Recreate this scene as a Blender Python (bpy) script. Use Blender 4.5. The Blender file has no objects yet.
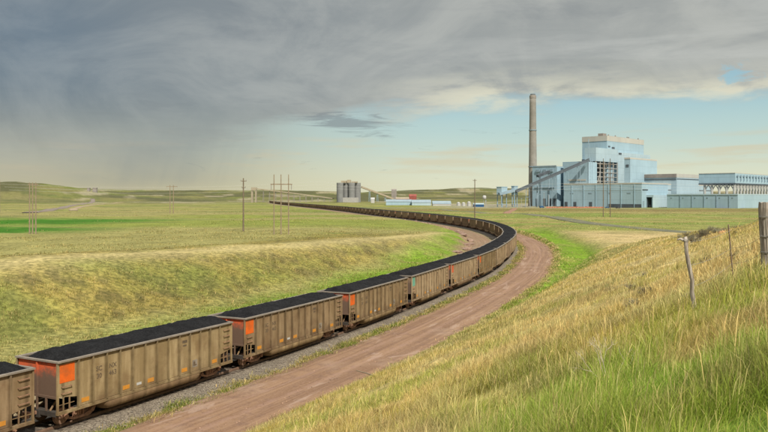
import bpy, math, random
import numpy as np
from mathutils import Vector, Matrix

random.seed(7)
R = np.random.RandomState(11)
SC = bpy.context.scene
COL = SC.collection
F = 745.0            # focal length of the photo in its own pixels (768 wide)
EYE = 12.65          # camera height above the rail head (rail head = 0)
HY = 197.0           # row of the true horizon

# ------------------------------------------------------------------ camera
cd = bpy.data.cameras.new('camera')
cam = bpy.data.objects.new('camera', cd)
COL.objects.link(cam)
cam.location = (0, 0, EYE)
cam.rotation_euler = (math.radians(90), 0, 0)
cd.sensor_width = 36
cd.lens = 36 * F / 768
cd.shift_y = -(216 - HY) / 768
cd.clip_start = 0.1
cd.clip_end = 30000
SC.camera = cam

# ------------------------------------------------------------------ exposure
EXPO = 1.22
SC.view_settings.view_transform = 'Standard'
SC.view_settings.look = 'None'
SC.view_settings.gamma = 1
SC.view_settings.use_curve_mapping = False
SC.view_settings.exposure = EXPO

def lin(r, g, b, k=1.0):
    def f(c):
        c /= 255.0
        return c / 12.92 if c <= 0.04045 else ((c + 0.055) / 1.055) ** 2.4
    return (f(r) * k, f(g) * k, f(b) * k)

# ------------------------------------------------------------------ node helpers
class N:
    """scalar / vector expression over shader nodes"""
    nt = None
    def __init__(s, sock): s.s = sock
    @staticmethod
    def put(inp, v):
        if isinstance(v, N): N.nt.links.new(v.s, inp)
        else: inp.default_value = v
    @staticmethod
    def m(op, *a, clamp=False):
        n = N.nt.nodes.new('ShaderNodeMath'); n.operation = op; n.use_clamp = clamp
        for i, v in enumerate(a): N.put(n.inputs[i], v)
        return N(n.outputs[0])
    def __add__(s, o): return N.m('ADD', s, o)
    def __radd__(s, o): return N.m('ADD', o, s)
    def __sub__(s, o): return N.m('SUBTRACT', s, o)
    def __rsub__(s, o): return N.m('SUBTRACT', o, s)
    def __mul__(s, o): return N.m('MULTIPLY', s, o)
    def __rmul__(s, o): return N.m('MULTIPLY', o, s)
    def __truediv__(s, o): return N.m('DIVIDE', s, o)
    def clamp(s): return N.m('ADD', s, 0.0, clamp=True)

def sstep(x, a, b):
    n = N.nt.nodes.new('ShaderNodeMapRange'); n.interpolation_type = 'SMOOTHSTEP'
    N.put(n.inputs['Value'], x)
    n.inputs['From Min'].default_value = a; n.inputs['From Max'].default_value = b
    return N(n.outputs['Result'])

def bump1(x, c, w):      # smooth bump 1 at c, 0 beyond c +- w
    d = N.m('ABSOLUTE', x - c)
    return 1.0 - sstep(d, 0.0, w)

def vec(x, y, z):
    n = N.nt.nodes.new('ShaderNodeCombineXYZ')
    for i, v in enumerate((x, y, z)): N.put(n.inputs[i], v)
    return N(n.outputs[0])

def noise(v, scale, detail=4, rough=0.55, dist=0.0):
    n = N.nt.nodes.new('ShaderNodeTexNoise')
    if v is not None: N.nt.links.new(v.s, n.inputs['Vector'])
    n.inputs['Scale'].default_value = scale; n.inputs['Detail'].default_value = detail
    n.inputs['Roughness'].default_value = rough; n.inputs['Distortion'].default_value = dist
    return N(n.outputs['Fac'])

def mixc(f, a, b, mode='MIX'):
    n = N.nt.nodes.new('ShaderNodeMix'); n.data_type = 'RGBA'; n.blend_type = mode
    n.clamp_factor = True
    N.put(n.inputs[0], f)
    for i, v in ((6, a), (7, b)):
        if isinstance(v, N): N.nt.links.new(v.s, n.inputs[i])
        else: n.inputs[i].default_value = (v[0], v[1], v[2], 1)
    return N(n.outputs[2])

# ------------------------------------------------------------------ sky
SUN_AZ = math.radians(156)     # measured clockwise from the view direction
SUN_EL = math.radians(48)
world = bpy.data.worlds.new('World'); SC.world = world; world.use_nodes = True
nt = world.node_tree; nt.nodes.clear(); N.nt = nt
out = nt.nodes.new('ShaderNodeOutputWorld')
sky = nt.nodes.new('ShaderNodeTexSky'); sky.sky_type = 'NISHITA'; sky.sun_disc = False
sky.sun_elevation = SUN_EL; sky.sun_rotation = SUN_AZ; sky.air_density = 1.0; sky.dust_density = 2.0
bgS = nt.nodes.new('ShaderNodeBackground'); bgS.inputs['Strength'].default_value = 0.09
nt.links.new(sky.outputs[0], bgS.inputs['Color'])
bgC = nt.nodes.new('ShaderNodeBackground'); bgC.inputs['Strength'].default_value = 1.0 / 2 ** EXPO
tc = nt.nodes.new('ShaderNodeTexCoord')
sx = nt.nodes.new('ShaderNodeSeparateXYZ'); nt.links.new(tc.outputs['Generated'], sx.inputs[0])
dx, dy, dz = (N(sx.outputs[i]) for i in range(3))
az = N.m('ARCTAN2', dx, dy) * (180 / math.pi)          # degrees, + to the right
el = N.m('ARCSINE', dz) * (180 / math.pi)
# perspective of a real cloud deck: coordinates on a plane overhead
h_ = N.m('MAXIMUM', dz, 0.0) + 0.07
deck = vec(dx / h_, dy / h_, 0.0)
nA = noise(deck, 0.55, 5, 0.6, 0.4)
nB = noise(deck + 0.0 if False else vec(dx / h_ + 7.3, dy / h_ + 2.1, 3.0), 1.7, 5, 0.58, 0.3)
flat = vec(az * 0.055, el * 0.26, 0.0)
nC = noise(flat, 1.0, 6, 0.58, 0.25)
nD = noise(vec(az * 0.13, el * 0.5, 5.0), 1.0, 6, 0.6, 0.2)
# clear air low down: creamy at the horizon, pale cyan above, duller to the left
rt = sstep(az, -20.0, 6.0)
clr_r = mixc(sstep(el, 0.2, 5.2), lin(226, 226, 196), lin(186, 210, 204))
clr_r = mixc(sstep(el, 4.0, 9.0), clr_r, lin(150, 190, 203))
clr_l = mixc(sstep(el, 0.3, 4.6), lin(196, 188, 152), lin(174, 178, 164))
clear = mixc(rt, clr_l, clr_r)
# deck colour
dl = sstep(az, -32.0, 16.0)
deckc = mixc(dl, lin(114, 123, 128), lin(176, 176, 167))
deckc = mixc(sstep(el, 17.0, 50.0), deckc, lin(226, 228, 230, 1.45))
nF = noise(vec(az * 0.085, el * 0.15, 33.0), 1.0, 7, 0.62, 0.9)
tone = sstep(nA * 0.18 + nC * 0.17 + nF * 0.65, 0.38, 0.62)
deckc = mixc(tone, mixc(0.30, deckc, lin(92, 102, 106)), mixc(0.26, deckc, lin(192, 192, 182)))
deckc = mixc(bump1(az, -26.0, 12.0) * bump1(el, 11.0, 8.0) * 0.35, deckc, lin(84, 108, 128))
wisp = sstep(noise(vec(az * 0.045 + el * 0.05, el * 0.42 - az * 0.02, 21.0), 1.0, 6, 0.62, 0.5), 0.44, 0.66)
deckc = mixc(wisp * sstep(az, -6.0, 22.0) * 0.5, deckc, lin(196, 196, 188))
deckc = mixc(sstep(nB, 0.52, 0.72) * 0.22, deckc, lin(92, 98, 104))
# bright storm-edge glow lower left
deckc = mixc((1.0 - sstep(el, 0.5, 8.0)) * 0.8, deckc, mixc(rt, lin(174, 172, 154), lin(192, 188, 168)))
# lower edge of the deck (degrees elevation) by azimuth
edge = 6.2 + sstep(az, -10.0, 20.0) * 0.4 - (1.0 - sstep(az, -22.0, 0.0)) * 3.6
wid = el - edge + (nC - 0.5) * 5.5 + (nD - 0.5) * 3.2
soft = sstep(az, -22.0, -3.0)
mask_hard = sstep(wid, -0.5, 1.2)
mask_soft = sstep(wid, -4.2, 3.5)
mask = mask_soft * (1.0 - soft) + mask_hard * soft
# small gap of blue high right
gap = sstep(bump1(az, 25.4, 3.2) * bump1(el, 8.3, 1.3) + (nD - 0.5) * 2.0 + (noise(vec(az * 0.45, el * 1.3, 51.0), 1.0, 6, 0.65, 0.5) - 0.5) * 3.2, 0.45, 1.0)
mask = mask * (1.0 - gap * 0.9 * sstep(bump1(az, 25.0, 4.5) * bump1(el, 8.3, 2.2), 0.05, 0.3))
# cream lit edges along the underside on the right
rim = sstep(wid, -0.7, 0.5) * (1.0 - sstep(wid, 0.7, 3.6))
rimk = sstep(az, -4.0, 8.0) * sstep(nD, 0.36, 0.60)
deckc = mixc(rim * rimk * 0.85, deckc, lin(226, 221, 193))
# thin cream streaks low over the horizon on the left
st = sstep(noise(vec(az * 0.09, el * 0.95, 9.0), 1.0, 5, 0.55, 0.2), 0.50, 0.68)
clear = mixc(st * bump1(el, 3.2, 3.0) * 0.5, clear, lin(214, 194, 154))
col = mixc(mask, clear, deckc)
# the ragged little dark cloud
nE = noise(vec(az * 0.26, el * 2.1, 15.0), 1.0, 6, 0.65, 1.0)
dk = bump1(az, -3.0, 7.6) * bump1(el + N.m('MULTIPLY', az, 0.07), 5.55, 1.5)
dk = sstep(dk + (nE - 0.5) * 2.8, 0.34, 1.0)
col = mixc(dk * 0.7, col, lin(122, 128, 130))
# faint rain shaft on the left
rv = noise(vec(az * 0.55 - el * 0.15, el * 0.06, 41.0), 1.0, 4, 0.6, 0.3)
rs = (0.55 + 0.45 * sstep(rv, 0.25, 0.75)) * bump1(az - el * 0.5, -17.0, 10.0) * (1.0 - sstep(el, 3.0, 9.5)) * sstep(el, 0.0, 1.5)
col = mixc(rs * 0.42, col, lin(118, 130, 134))
nt.links.new(col.s, bgC.inputs['Color'])
mx = nt.nodes.new('ShaderNodeMixShader')
mx.inputs[0].default_value = 0.93
nt.links.new(bgS.outputs[0], mx.inputs[1]); nt.links.new(bgC.outputs[0], mx.inputs[2])
nt.links.new(mx.outputs[0], out.inputs['Surface'])

sd = bpy.data.lights.new('sun', 'SUN'); sd.energy = 2.3; sd.angle = math.radians(0.8)
sd.color = (1.0, 0.93, 0.80)
sun = bpy.data.objects.new('sun', sd); COL.objects.link(sun)
to_sun = Vector((math.sin(SUN_AZ) * math.cos(SUN_EL), math.cos(SUN_AZ) * math.cos(SUN_EL), math.sin(SUN_EL)))
sun.rotation_euler = to_sun.to_track_quat('Z', 'Y').to_euler()

# ------------------------------------------------------------------ materials
def newmat(name):
    m = bpy.data.materials.new(name); m.use_nodes = True
    m.node_tree.nodes.clear(); N.nt = m.node_tree
    o = m.node_tree.nodes.new('ShaderNodeOutputMaterial')
    b = m.node_tree.nodes.new('ShaderNodeBsdfPrincipled')
    m.node_tree.links.new(b.outputs[0], o.inputs[0])
    return m, b, o
def objco():
    t = N.nt.nodes.new('ShaderNodeTexCoord'); return N(t.outputs['Object'])
def wpos():
    t = N.nt.nodes.new('ShaderNodeNewGeometry'); return N(t.outputs['Position'])
def sep(v):
    n = N.nt.nodes.new('ShaderNodeSeparateXYZ'); N.nt.links.new(v.s, n.inputs[0])
    return [N(n.outputs[i]) for i in range(3)]
def attr(name, fac=False):
    n = N.nt.nodes.new('ShaderNodeAttribute'); n.attribute_name = name
    return N(n.outputs['Fac' if fac else 'Color'])
def setbump(b, h, strength, dist):
    n = N.nt.nodes.new('ShaderNodeBump'); n.inputs['Strength'].default_value = strength
    n.inputs['Distance'].default_value = dist
    N.nt.links.new(h.s, n.inputs['Height']); N.nt.links.new(n.outputs[0], b.inputs['Normal'])

def plain(name, c, rough=0.7, var=0.25, scale=1.5, metal=0.0, dirt=None, spec=0.3):
    m, b, o = newmat(name)
    v = objco()
    n1 = noise(v, scale, 5, 0.6); n2 = noise(v, scale * 7, 3, 0.6)
    k = sstep(n1 * 0.7 + n2 * 0.3, 0.3, 0.7)
    lo = tuple(x * (1 - var) for x in c); hi = tuple(min(1, x * (1 + var)) for x in c)
    cc = mixc(k, lo, hi)
    if dirt: cc = mixc(sstep(noise(v, scale * 0.6, 6, 0.65), 0.45, 0.7) * 0.6, cc, dirt)
    N.put(b.inputs['Base Color'], cc)
    b.inputs['Roughness'].default_value = rough; b.inputs['Metallic'].default_value = metal
    b.inputs['Specular IOR Level'].default_value = spec
    return m

def siding(name, c, grime=0.35, seam=6.0):
    """painted metal cladding: vertical profile seams, sheet-to-sheet differences, rain streaks"""
    m, b, o = newmat(name)
    x, y, z = sep(objco())
    h = x * 0.74 + y * 0.67; g = x * 0.67 - y * 0.74
    t = noise(vec(N.m('FLOOR', h / seam), N.m('FLOOR', g / seam), N.m('FLOOR', z / 9.0)), 3.7, 0)
    st = noise(vec(h * 0.35, g * 0.35, z * 0.035), 1.0, 5, 0.6)
    big = noise(objco(), 0.03, 4, 0.6)
    cc = mixc(sstep(t, 0.35, 0.65), tuple(q * 0.96 for q in c), tuple(min(1, q * 1.02) for q in c))
    cc = mixc(sstep(st, 0.42, 0.75) * grime, cc, tuple(q * 0.62 for q in c))
    cc = mixc(sstep(big, 0.4, 0.7) * 0.25, cc, tuple(q * 0.75 for q in c))
    fr = N.m('FRACT', z / 9.0)
    cc = mixc((1.0 - sstep(fr, 0.02, 0.07)) * 0.35, cc, tuple(q * 0.5 for q in c))
    N.put(b.inputs['Base Color'], cc)
    b.inputs['Roughness'].default_value = 0.5; b.inputs['Specular IOR Level'].default_value = 0.35
    return m

M = {}
M['blue'] = siding('blue_cladding', (0.310, 0.435, 0.510), 0.28)
M['blue_dark'] = siding('slate_blue_cladding', (0.295, 0.420, 0.500), 0.28)
M['blue_pale'] = siding('pale_blue_cladding', (0.365, 0.475, 0.530), 0.25)
M['cream'] = siding('cream_cladding', (0.44, 0.43, 0.385), 0.15)
M['roof_brown'] = plain('brown_roof_edge', (0.24, 0.215, 0.195), 0.8, 0.2, 0.1)
M['concrete'] = plain('concrete', (0.25, 0.235, 0.21), 0.9, 0.18, 0.05, dirt=(0.17, 0.16, 0.145))
M['steel_pale'] = plain('pale_painted_steel', (0.33, 0.325, 0.305), 0.6, 0.15, 0.3)
M['steel_blue'] = plain('blue_grey_steel', (0.22, 0.30, 0.36), 0.6, 0.2, 0.3)
M['dark'] = plain('dark_opening', (0.070, 0.085, 0.10), 0.8, 0.3, 0.2)
M['tan_wall'] = plain('tan_cladding', (0.32, 0.275, 0.20), 0.8, 0.15, 0.1)
M['red_wall'] = plain('red_cladding', (0.26, 0.075, 0.06), 0.7, 0.2, 0.1)
M['white'] = plain('white_paint', (0.42, 0.42, 0.41), 0.6, 0.08, 0.3)
M['orange_net'] = plain('orange_barrier', (0.42, 0.17, 0.10), 0.8, 0.2, 0.5)
M['timber_pole'] = plain('weathered_pole_timber', (0.16, 0.125, 0.09), 0.9, 0.3, 2.0)
M['ins'] = plain('insulator', (0.30, 0.28, 0.26), 0.4, 0.1, 3.0)
M['post_timber'] = None
M['wire'] = plain('galvanised_wire', (0.34, 0.33, 0.31), 0.6, 0.3, 9.0, metal=0.6)

# weathered post timber with grain and cracks
m, b, o = newmat('grey_split_timber')
x, y, z = sep(objco())
gr = noise(vec(x * 26.0, y * 26.0, z * 1.6), 1.0, 6, 0.65, 0.6)
bl = noise(objco(), 4.0, 5, 0.6)
cc = mixc(sstep(gr, 0.35, 0.65), (0.17, 0.14, 0.115), (0.48, 0.43, 0.37))
cc = mixc(sstep(bl, 0.5, 0.7) * 0.4, cc, (0.26, 0.17, 0.11))
N.put(b.inputs['Base Color'], cc); b.inputs['Roughness'].default_value = 0.95
setbump(b, gr, 0.9, 0.015)
M['post_timber'] = m

# ---- train materials
def carpaint(name, c, c2, streak):
    m, b, o = newmat(name)
    oi = N.nt.nodes.new('ShaderNodeObjectInfo'); rnd = N(oi.outputs['Random'])
    x, y, z = sep(objco())
    st = noise(vec(x * 2.2 + rnd * 40.0, y * 2.2, z * 0.28), 1.0, 6, 0.62)
    bl = noise(vec(x * 0.9 + rnd * 17.0, y, z * 1.1), 1.0, 5, 0.6)
    fine = noise(objco(), 14.0, 4, 0.65)
    cc = mixc(sstep(st, 0.35, 0.68), c, c2)
    cc = mixc(sstep(bl, 0.42, 0.72) * 0.6, cc, streak)
    cc = mixc(sstep(z, 1.7, 0.85) * 0.45 * sstep(bl, 0.3, 0.6), cc, (0.10, 0.06, 0.035))
    cc = mixc(sstep(fine, 0.55, 0.75) * 0.35, cc, (0.14, 0.10, 0.07))
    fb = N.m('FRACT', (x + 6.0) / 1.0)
    gr = sstep(N.m('ABSOLUTE', fb - 0.5), 0.30, 0.47)  # shadow lines beside the ribs, darkened unevenly into the paint colour
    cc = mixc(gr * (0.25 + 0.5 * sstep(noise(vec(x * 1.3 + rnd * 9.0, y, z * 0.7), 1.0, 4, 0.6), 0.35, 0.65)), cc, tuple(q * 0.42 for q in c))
    cc = mixc(sstep(z, 3.2, 3.62) * 0.35 * sstep(st, 0.3, 0.6), cc, (0.06, 0.055, 0.05))
    pan = noise(vec(N.m('FLOOR', (x + 6.0) / 1.0) * 1.7 + rnd * 31.0, 0.0, 0.0), 1.0, 0)
    cc = mixc(sstep(pan, 0.35, 0.65) * 0.22, cc, tuple(q * 0.55 for q in c))
    hs = N.nt.nodes.new('ShaderNodeHueSaturation'); N.nt.links.new(cc.s, hs.inputs['Color'])
    N.put(hs.inputs['Value'], 0.84 + rnd * 0.32)
    N.put(hs.inputs['Hue'], 0.490 + rnd * 0.018)
    N.nt.links.new(hs.outputs[0], b.inputs['Base Color'])
    b.inputs['Roughness'].default_value = 0.72; b.inputs['Specular IOR Level'].default_value = 0.25
    setbump(b, fine, 0.25, 0.01)
    return m
sstep0 = sstep
def sstep(x, a, b):
    if b < a: return 1.0 - sstep0(x, b, a)
    return sstep0(x, a, b)
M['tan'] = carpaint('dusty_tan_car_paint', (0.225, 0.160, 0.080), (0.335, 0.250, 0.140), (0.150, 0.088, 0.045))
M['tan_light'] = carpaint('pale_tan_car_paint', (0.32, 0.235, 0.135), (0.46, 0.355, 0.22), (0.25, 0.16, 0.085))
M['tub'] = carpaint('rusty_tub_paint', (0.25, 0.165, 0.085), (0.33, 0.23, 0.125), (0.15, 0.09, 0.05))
M['rim'] = plain('scuffed_top_rail', (0.22, 0.19, 0.155), 0.6, 0.2, 2.0, dirt=(0.15, 0.13, 0.11))
def endpaint(name, top, low):
    m, b, o = newmat(name)
    x, y, z = sep(objco())
    n_ = noise(objco(), 1.3, 6, 0.65); f_ = noise(objco(), 9.0, 4, 0.6)
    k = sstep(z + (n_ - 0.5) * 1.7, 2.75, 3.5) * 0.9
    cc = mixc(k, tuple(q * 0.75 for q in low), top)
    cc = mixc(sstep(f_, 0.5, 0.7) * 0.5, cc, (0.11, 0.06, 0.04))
    N.put(b.inputs['Base Color'], cc); b.inputs['Roughness'].default_value = 0.8
    return m
M['end'] = endpaint('soot_stained_orange_end', (0.62, 0.10, 0.025), (0.17, 0.105, 0.07))
M['end_tan'] = endpaint('soot_stained_tan_end', (0.30, 0.20, 0.12), (0.15, 0.10, 0.07))
M['orange'] = plain('orange_panel_paint', (0.62, 0.11, 0.012), 0.6, 0.15, 2.0, dirt=(0.30, 0.10, 0.03))
M['teal'] = plain('faded_teal_paint', (0.13, 0.33, 0.24), 0.7, 0.15, 2.0)
M['rust_red'] = plain('red_oxide_panel', (0.50, 0.10, 0.04), 0.7, 0.2, 2.0)
M['amber'] = plain('amber_reflective_plate', (0.50, 0.215, 0.03), 0.5, 0.12, 5.0, dirt=(0.35, 0.20, 0.08))
M['bogie'] = plain('rusty_truck_steel', (0.26, 0.145, 0.095), 0.85, 0.4, 3.0)
M['under'] = plain('sooty_underframe', (0.05, 0.042, 0.036), 0.85, 0.3, 2.0)
M['wheel'] = plain('wheel_steel', (0.26, 0.16, 0.115), 0.6, 0.3, 4.0, metal=0.3)
M['letter'] = plain('faded_black_lettering', (0.11, 0.08, 0.052), 0.8, 0.3, 4.0)
m, b, o = newmat('coal')
v = objco(); f1 = noise(v, 9.0, 5, 0.7); f2 = noise(v, 1.1, 4, 0.6)
N.put(b.inputs['Base Color'], mixc(sstep(f1 * 0.6 + f2 * 0.4, 0.35, 0.68), (0.005, 0.005, 0.0055), (0.026, 0.026, 0.028)))
b.inputs['Roughness'].default_value = 0.85; b.inputs['Specular IOR Level'].default_value = 0.15
setbump(b, noise(v, 14.0, 5, 0.7), 1.0, 0.12); M['coal'] = m

# ------------------------------------------------------------------ mesh helpers
class MB:
    def __init__(s): s.v = []; s.f = []; s.mi = []; s.cur = 0; s.marks = []; s.hold = False
    def item(s): s.marks.append((len(s.v), len(s.f))); s.hold = True
    def build_each(s, name, mat, parent=None, smooth=False):
        mk = s.marks + [(len(s.v), len(s.f))]
        for (v0, f0), (v1, f1) in zip(mk[:-1], mk[1:]):
            if f1 == f0: continue
            m_ = MB(); m_.v = s.v[v0:v1]; m_.f = [[i - v0 for i in f] for f in s.f[f0:f1]]; m_.build(name, mat, parent, smooth)
    def add(s, vs, fs):
        if not s.hold: s.marks.append((len(s.v), len(s.f)))
        o = len(s.v); s.v += [tuple(p) for p in vs]
        for f in fs: s.f.append([o + i for i in f]); s.mi.append(s.cur)
    def box(s, x0, x1, y0, y1, z0, z1):
        s.add([(x0, y0, z0), (x1, y0, z0), (x1, y1, z0), (x0, y1, z0), (x0, y0, z1), (x1, y0, z1), (x1, y1, z1), (x0, y1, z1)],
              [(0, 3, 2, 1), (4, 5, 6, 7), (0, 1, 5, 4), (1, 2, 6, 5), (2, 3, 7, 6), (3, 0, 4, 7)])
    def prism(s, pts, z0, z1):           # pts counter-clockwise footprint
        n = len(pts)
        s.add([(p[0], p[1], z0) for p in pts] + [(p[0], p[1], z1) for p in pts],
              [tuple(range(n - 1, -1, -1)), tuple(range(n, 2 * n))] + [(i, (i + 1) % n, n + (i + 1) % n, n + i) for i in range(n)])
    def beam(s, p, q, w, h=None):
        h = h or w; p = Vector(p); q = Vector(q); d = (q - p).normalized()
        up = Vector((0, 0, 1)) if abs(d.z) < 0.95 else Vector((0, 1, 0))
        a = d.cross(up).normalized() * w / 2; c = a.cross(d).normalized() * h / 2
        vs = [p - a - c, p + a - c, p + a + c, p - a + c, q - a - c, q + a - c, q + a + c, q - a + c]
        s.add(vs, [(0, 1, 2, 3), (7, 6, 5, 4), (1, 0, 4, 5), (2, 1, 5, 6), (3, 2, 6, 7), (0, 3, 7, 4)])
    def tube(s, pts, rads, n=10, cap=True):
        rings = []; P = [Vector(p) for p in pts]
        for i, p in enumerate(P):
            d = (P[min(i + 1, len(P) - 1)] - P[max(i - 1, 0)]).normalized()
            up = Vector((1, 0, 0)) if abs(d.x) < 0.9 else Vector((0, 1, 0))
            a = d.cross(up).normalized(); c = d.cross(a).normalized()
            r = rads[i] if hasattr(rads, '__len__') else rads
            rings.append([p + a * r * math.cos(t * 2 * math.pi / n) + c * r * math.sin(t * 2 * math.pi / n) for t in range(n)])
        vs = [q for rg in rings for q in rg]; fs = []
        for i in range(len(P) - 1):
            for t in range(n):
                fs.append((i * n + t, i * n + (t + 1) % n, (i + 1) * n + (t + 1) % n, (i + 1) * n + t))
        if cap:
            fs.append(tuple(range(n - 1, -1, -1))); fs.append(tuple((len(P) - 1) * n + t for t in range(n)))
        s.add(vs, fs)
    def build(s, name, mats, parent=None, smooth=False, fixn=True):
        me = bpy.data.meshes.new(name); me.from_pydata(s.v, [], s.f)
        if not isinstance(mats, (list, tuple)): mats = [mats]
        for q in mats: me.materials.append(q)
        if len(mats) > 1: me.polygons.foreach_set('material_index', s.mi)
        if smooth: me.polygons.foreach_set('use_smooth', [True] * len(me.polygons))
        me.update()
        ob = bpy.data.objects.new(name, me); COL.objects.link(ob)
        if parent: ob.parent = parent
        return ob

def tag(o, label=None, cat=None, group=None, kind=None):
    if label: o['label'] = label
    if cat: o['category'] = cat
    if group: o['group'] = group
    if kind: o['kind'] = kind
    return o
def empty(name, loc, label, cat, rz=0, group=None):
    o = bpy.data.objects.new(name, None); COL.objects.link(o); o.empty_display_size = 0.5
    o.location = loc; o.rotation_euler.z = rz
    return tag(o, label, cat, group)

# ------------------------------------------------------------------ numpy noise
def vnoise(x, y, seed=0):
    xi = np.floor(x).astype(np.int64); yi = np.floor(y).astype(np.int64)
    fx = x - xi; fy = y - yi; fx = fx * fx * (3 - 2 * fx); fy = fy * fy * (3 - 2 * fy)
    def h(a, b_):
        n = (a * 374761393 + b_ * 668265263 + seed * 1274126177) & 0x7fffffff
        n = ((n ^ (n >> 13)) * 1103515245 + 12345) & 0x7fffffff
        n = ((n ^ (n >> 16)) * 22695477 + 1) & 0x7fffffff
        return n / float(0x7fffffff)
    return (h(xi, yi) * (1 - fx) + h(xi + 1, yi) * fx) * (1 - fy) + (h(xi, yi + 1) * (1 - fx) + h(xi + 1, yi + 1) * fx) * fy
def fbm(x, y, o=4, seed=0):
    t = 0; a = 0.5; k = 0
    for i in range(o):
        t = t + a * vnoise(x, y, seed + i); k += a; a *= 0.5; x = x * 2.03 + 11.1; y = y * 2.03 + 5.7
    return t / k
def ss(x, a, b):
    t = np.clip((x - a) / (b - a), 0, 1); return t * t * (3 - 2 * t)
def interp(x, pts): return np.interp(x, [p[0] for p in pts], [p[1] for p in pts])

# ------------------------------------------------------------------ track centre line (plan)
CP = [(-82, -80), (-50.5, -19), (-19.2, 41.0), (-11.6, 55.6), (-4.6, 70.1), (1.7, 84.9), (7.7, 100.8), (13.2, 115.1),
      (18.0, 129.4), (22.6, 147.2), (27.3, 166.2), (31.3, 185), (34.2, 204), (36.4, 225), (37.8, 248), (38.2, 272), (37.2, 298), (34.6, 326),
      (30.4, 356), (23.4, 396), (13.5, 444), (2.5, 492), (-14, 570), (-34, 670), (-72, 838), (-108, 990), (-143, 1143), (-200, 1400), (-256, 1680), (-270, 1760)]
def catmull(P, n=16):
    out = []; P = [np.array(p, float) for p in P]
    for i in range(len(P) - 1):
        p0 = P[max(i - 1, 0)]; p1 = P[i]; p2 = P[i + 1]; p3 = P[min(i + 2, len(P) - 1)]
        for k in range(n):
            t = k / n; q = 0.5
            out.append(0.5 * ((2 * p1) + (-p0 + p2) * t + (2 * p0 - 5 * p1 + 4 * p2 - p3) * t * t + (-p0 + 3 * p1 - 3 * p2 + p3) * t ** 3))
    out.append(P[-1]); return np.array(out)
raw = catmull(CP)
def resample(raw, step):
    seg = np.linalg.norm(np.diff(raw, axis=0), axis=1); L = np.concatenate([[0], np.cumsum(seg)])
    q = np.arange(0, L[-1], step)
    return np.stack([np.interp(q, L, raw[:, 0]), np.interp(q, L, raw[:, 1])], 1)
TR = resample(raw, 1.0)
for _ in range(3):                        # ease the curvature
    k = np.ones(15) / 15
    pad = np.pad(TR, ((7, 7), (0, 0)), mode='reflect', reflect_type='odd')
    TR = np.stack([np.convolve(pad[:, 0], k, 'valid'), np.convolve(pad[:, 1], k, 'valid')], 1)
TL = np.arange(len(TR)) * 1.0
TT = np.gradient(TR, axis=0); TT /= np.linalg.norm(TT, axis=1)[:, None]
TN = np.stack([TT[:, 1], -TT[:, 0]], 1)   # to the right of travel
def tpos(L, s=0.0):
    i = np.interp(L, TL, TR[:, 0]), np.interp(L, TL, TR[:, 1])
    n = np.interp(L, TL, TN[:, 0]), np.interp(L, TL, TN[:, 1])
    return i[0] + n[0] * s, i[1] + n[1] * s
CS = TR[::6]
def sdist(x, y):
    """signed distance to the track (+ right / outer side) and arc position"""
    x = np.asarray(x, float).ravel(); y = np.asarray(y, float).ravel()
    best = np.full(x.shape, 1e18); sg = np.zeros(x.shape); La = np.zeros(x.shape)
    for c0 in range(0, len(x), 20000):
        X = x[c0:c0 + 20000, None]; Y = y[c0:c0 + 20000, None]
        A = CS[:-1]; D = CS[1:] - CS[:-1]; DD = (D ** 2).sum(1)
        t = np.clip(((X - A[:, 0]) * D[:, 0] + (Y - A[:, 1]) * D[:, 1]) / DD, 0, 1)
        ex = X - A[:, 0] - t * D[:, 0]; ey = Y - A[:, 1] - t * D[:, 1]
        d2 = ex ** 2 + ey ** 2; k = d2.argmin(1); r = np.arange(len(k))
        best[c0:c0 + 20000] = np.sqrt(d2[r, k])
        sg[c0:c0 + 20000] = np.sign(ex[r, k] * D[k, 1] - ey[r, k] * D[k, 0])
        La[c0:c0 + 20000] = (k + t[r, k]) * 6.0
    return best * sg, La

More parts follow.
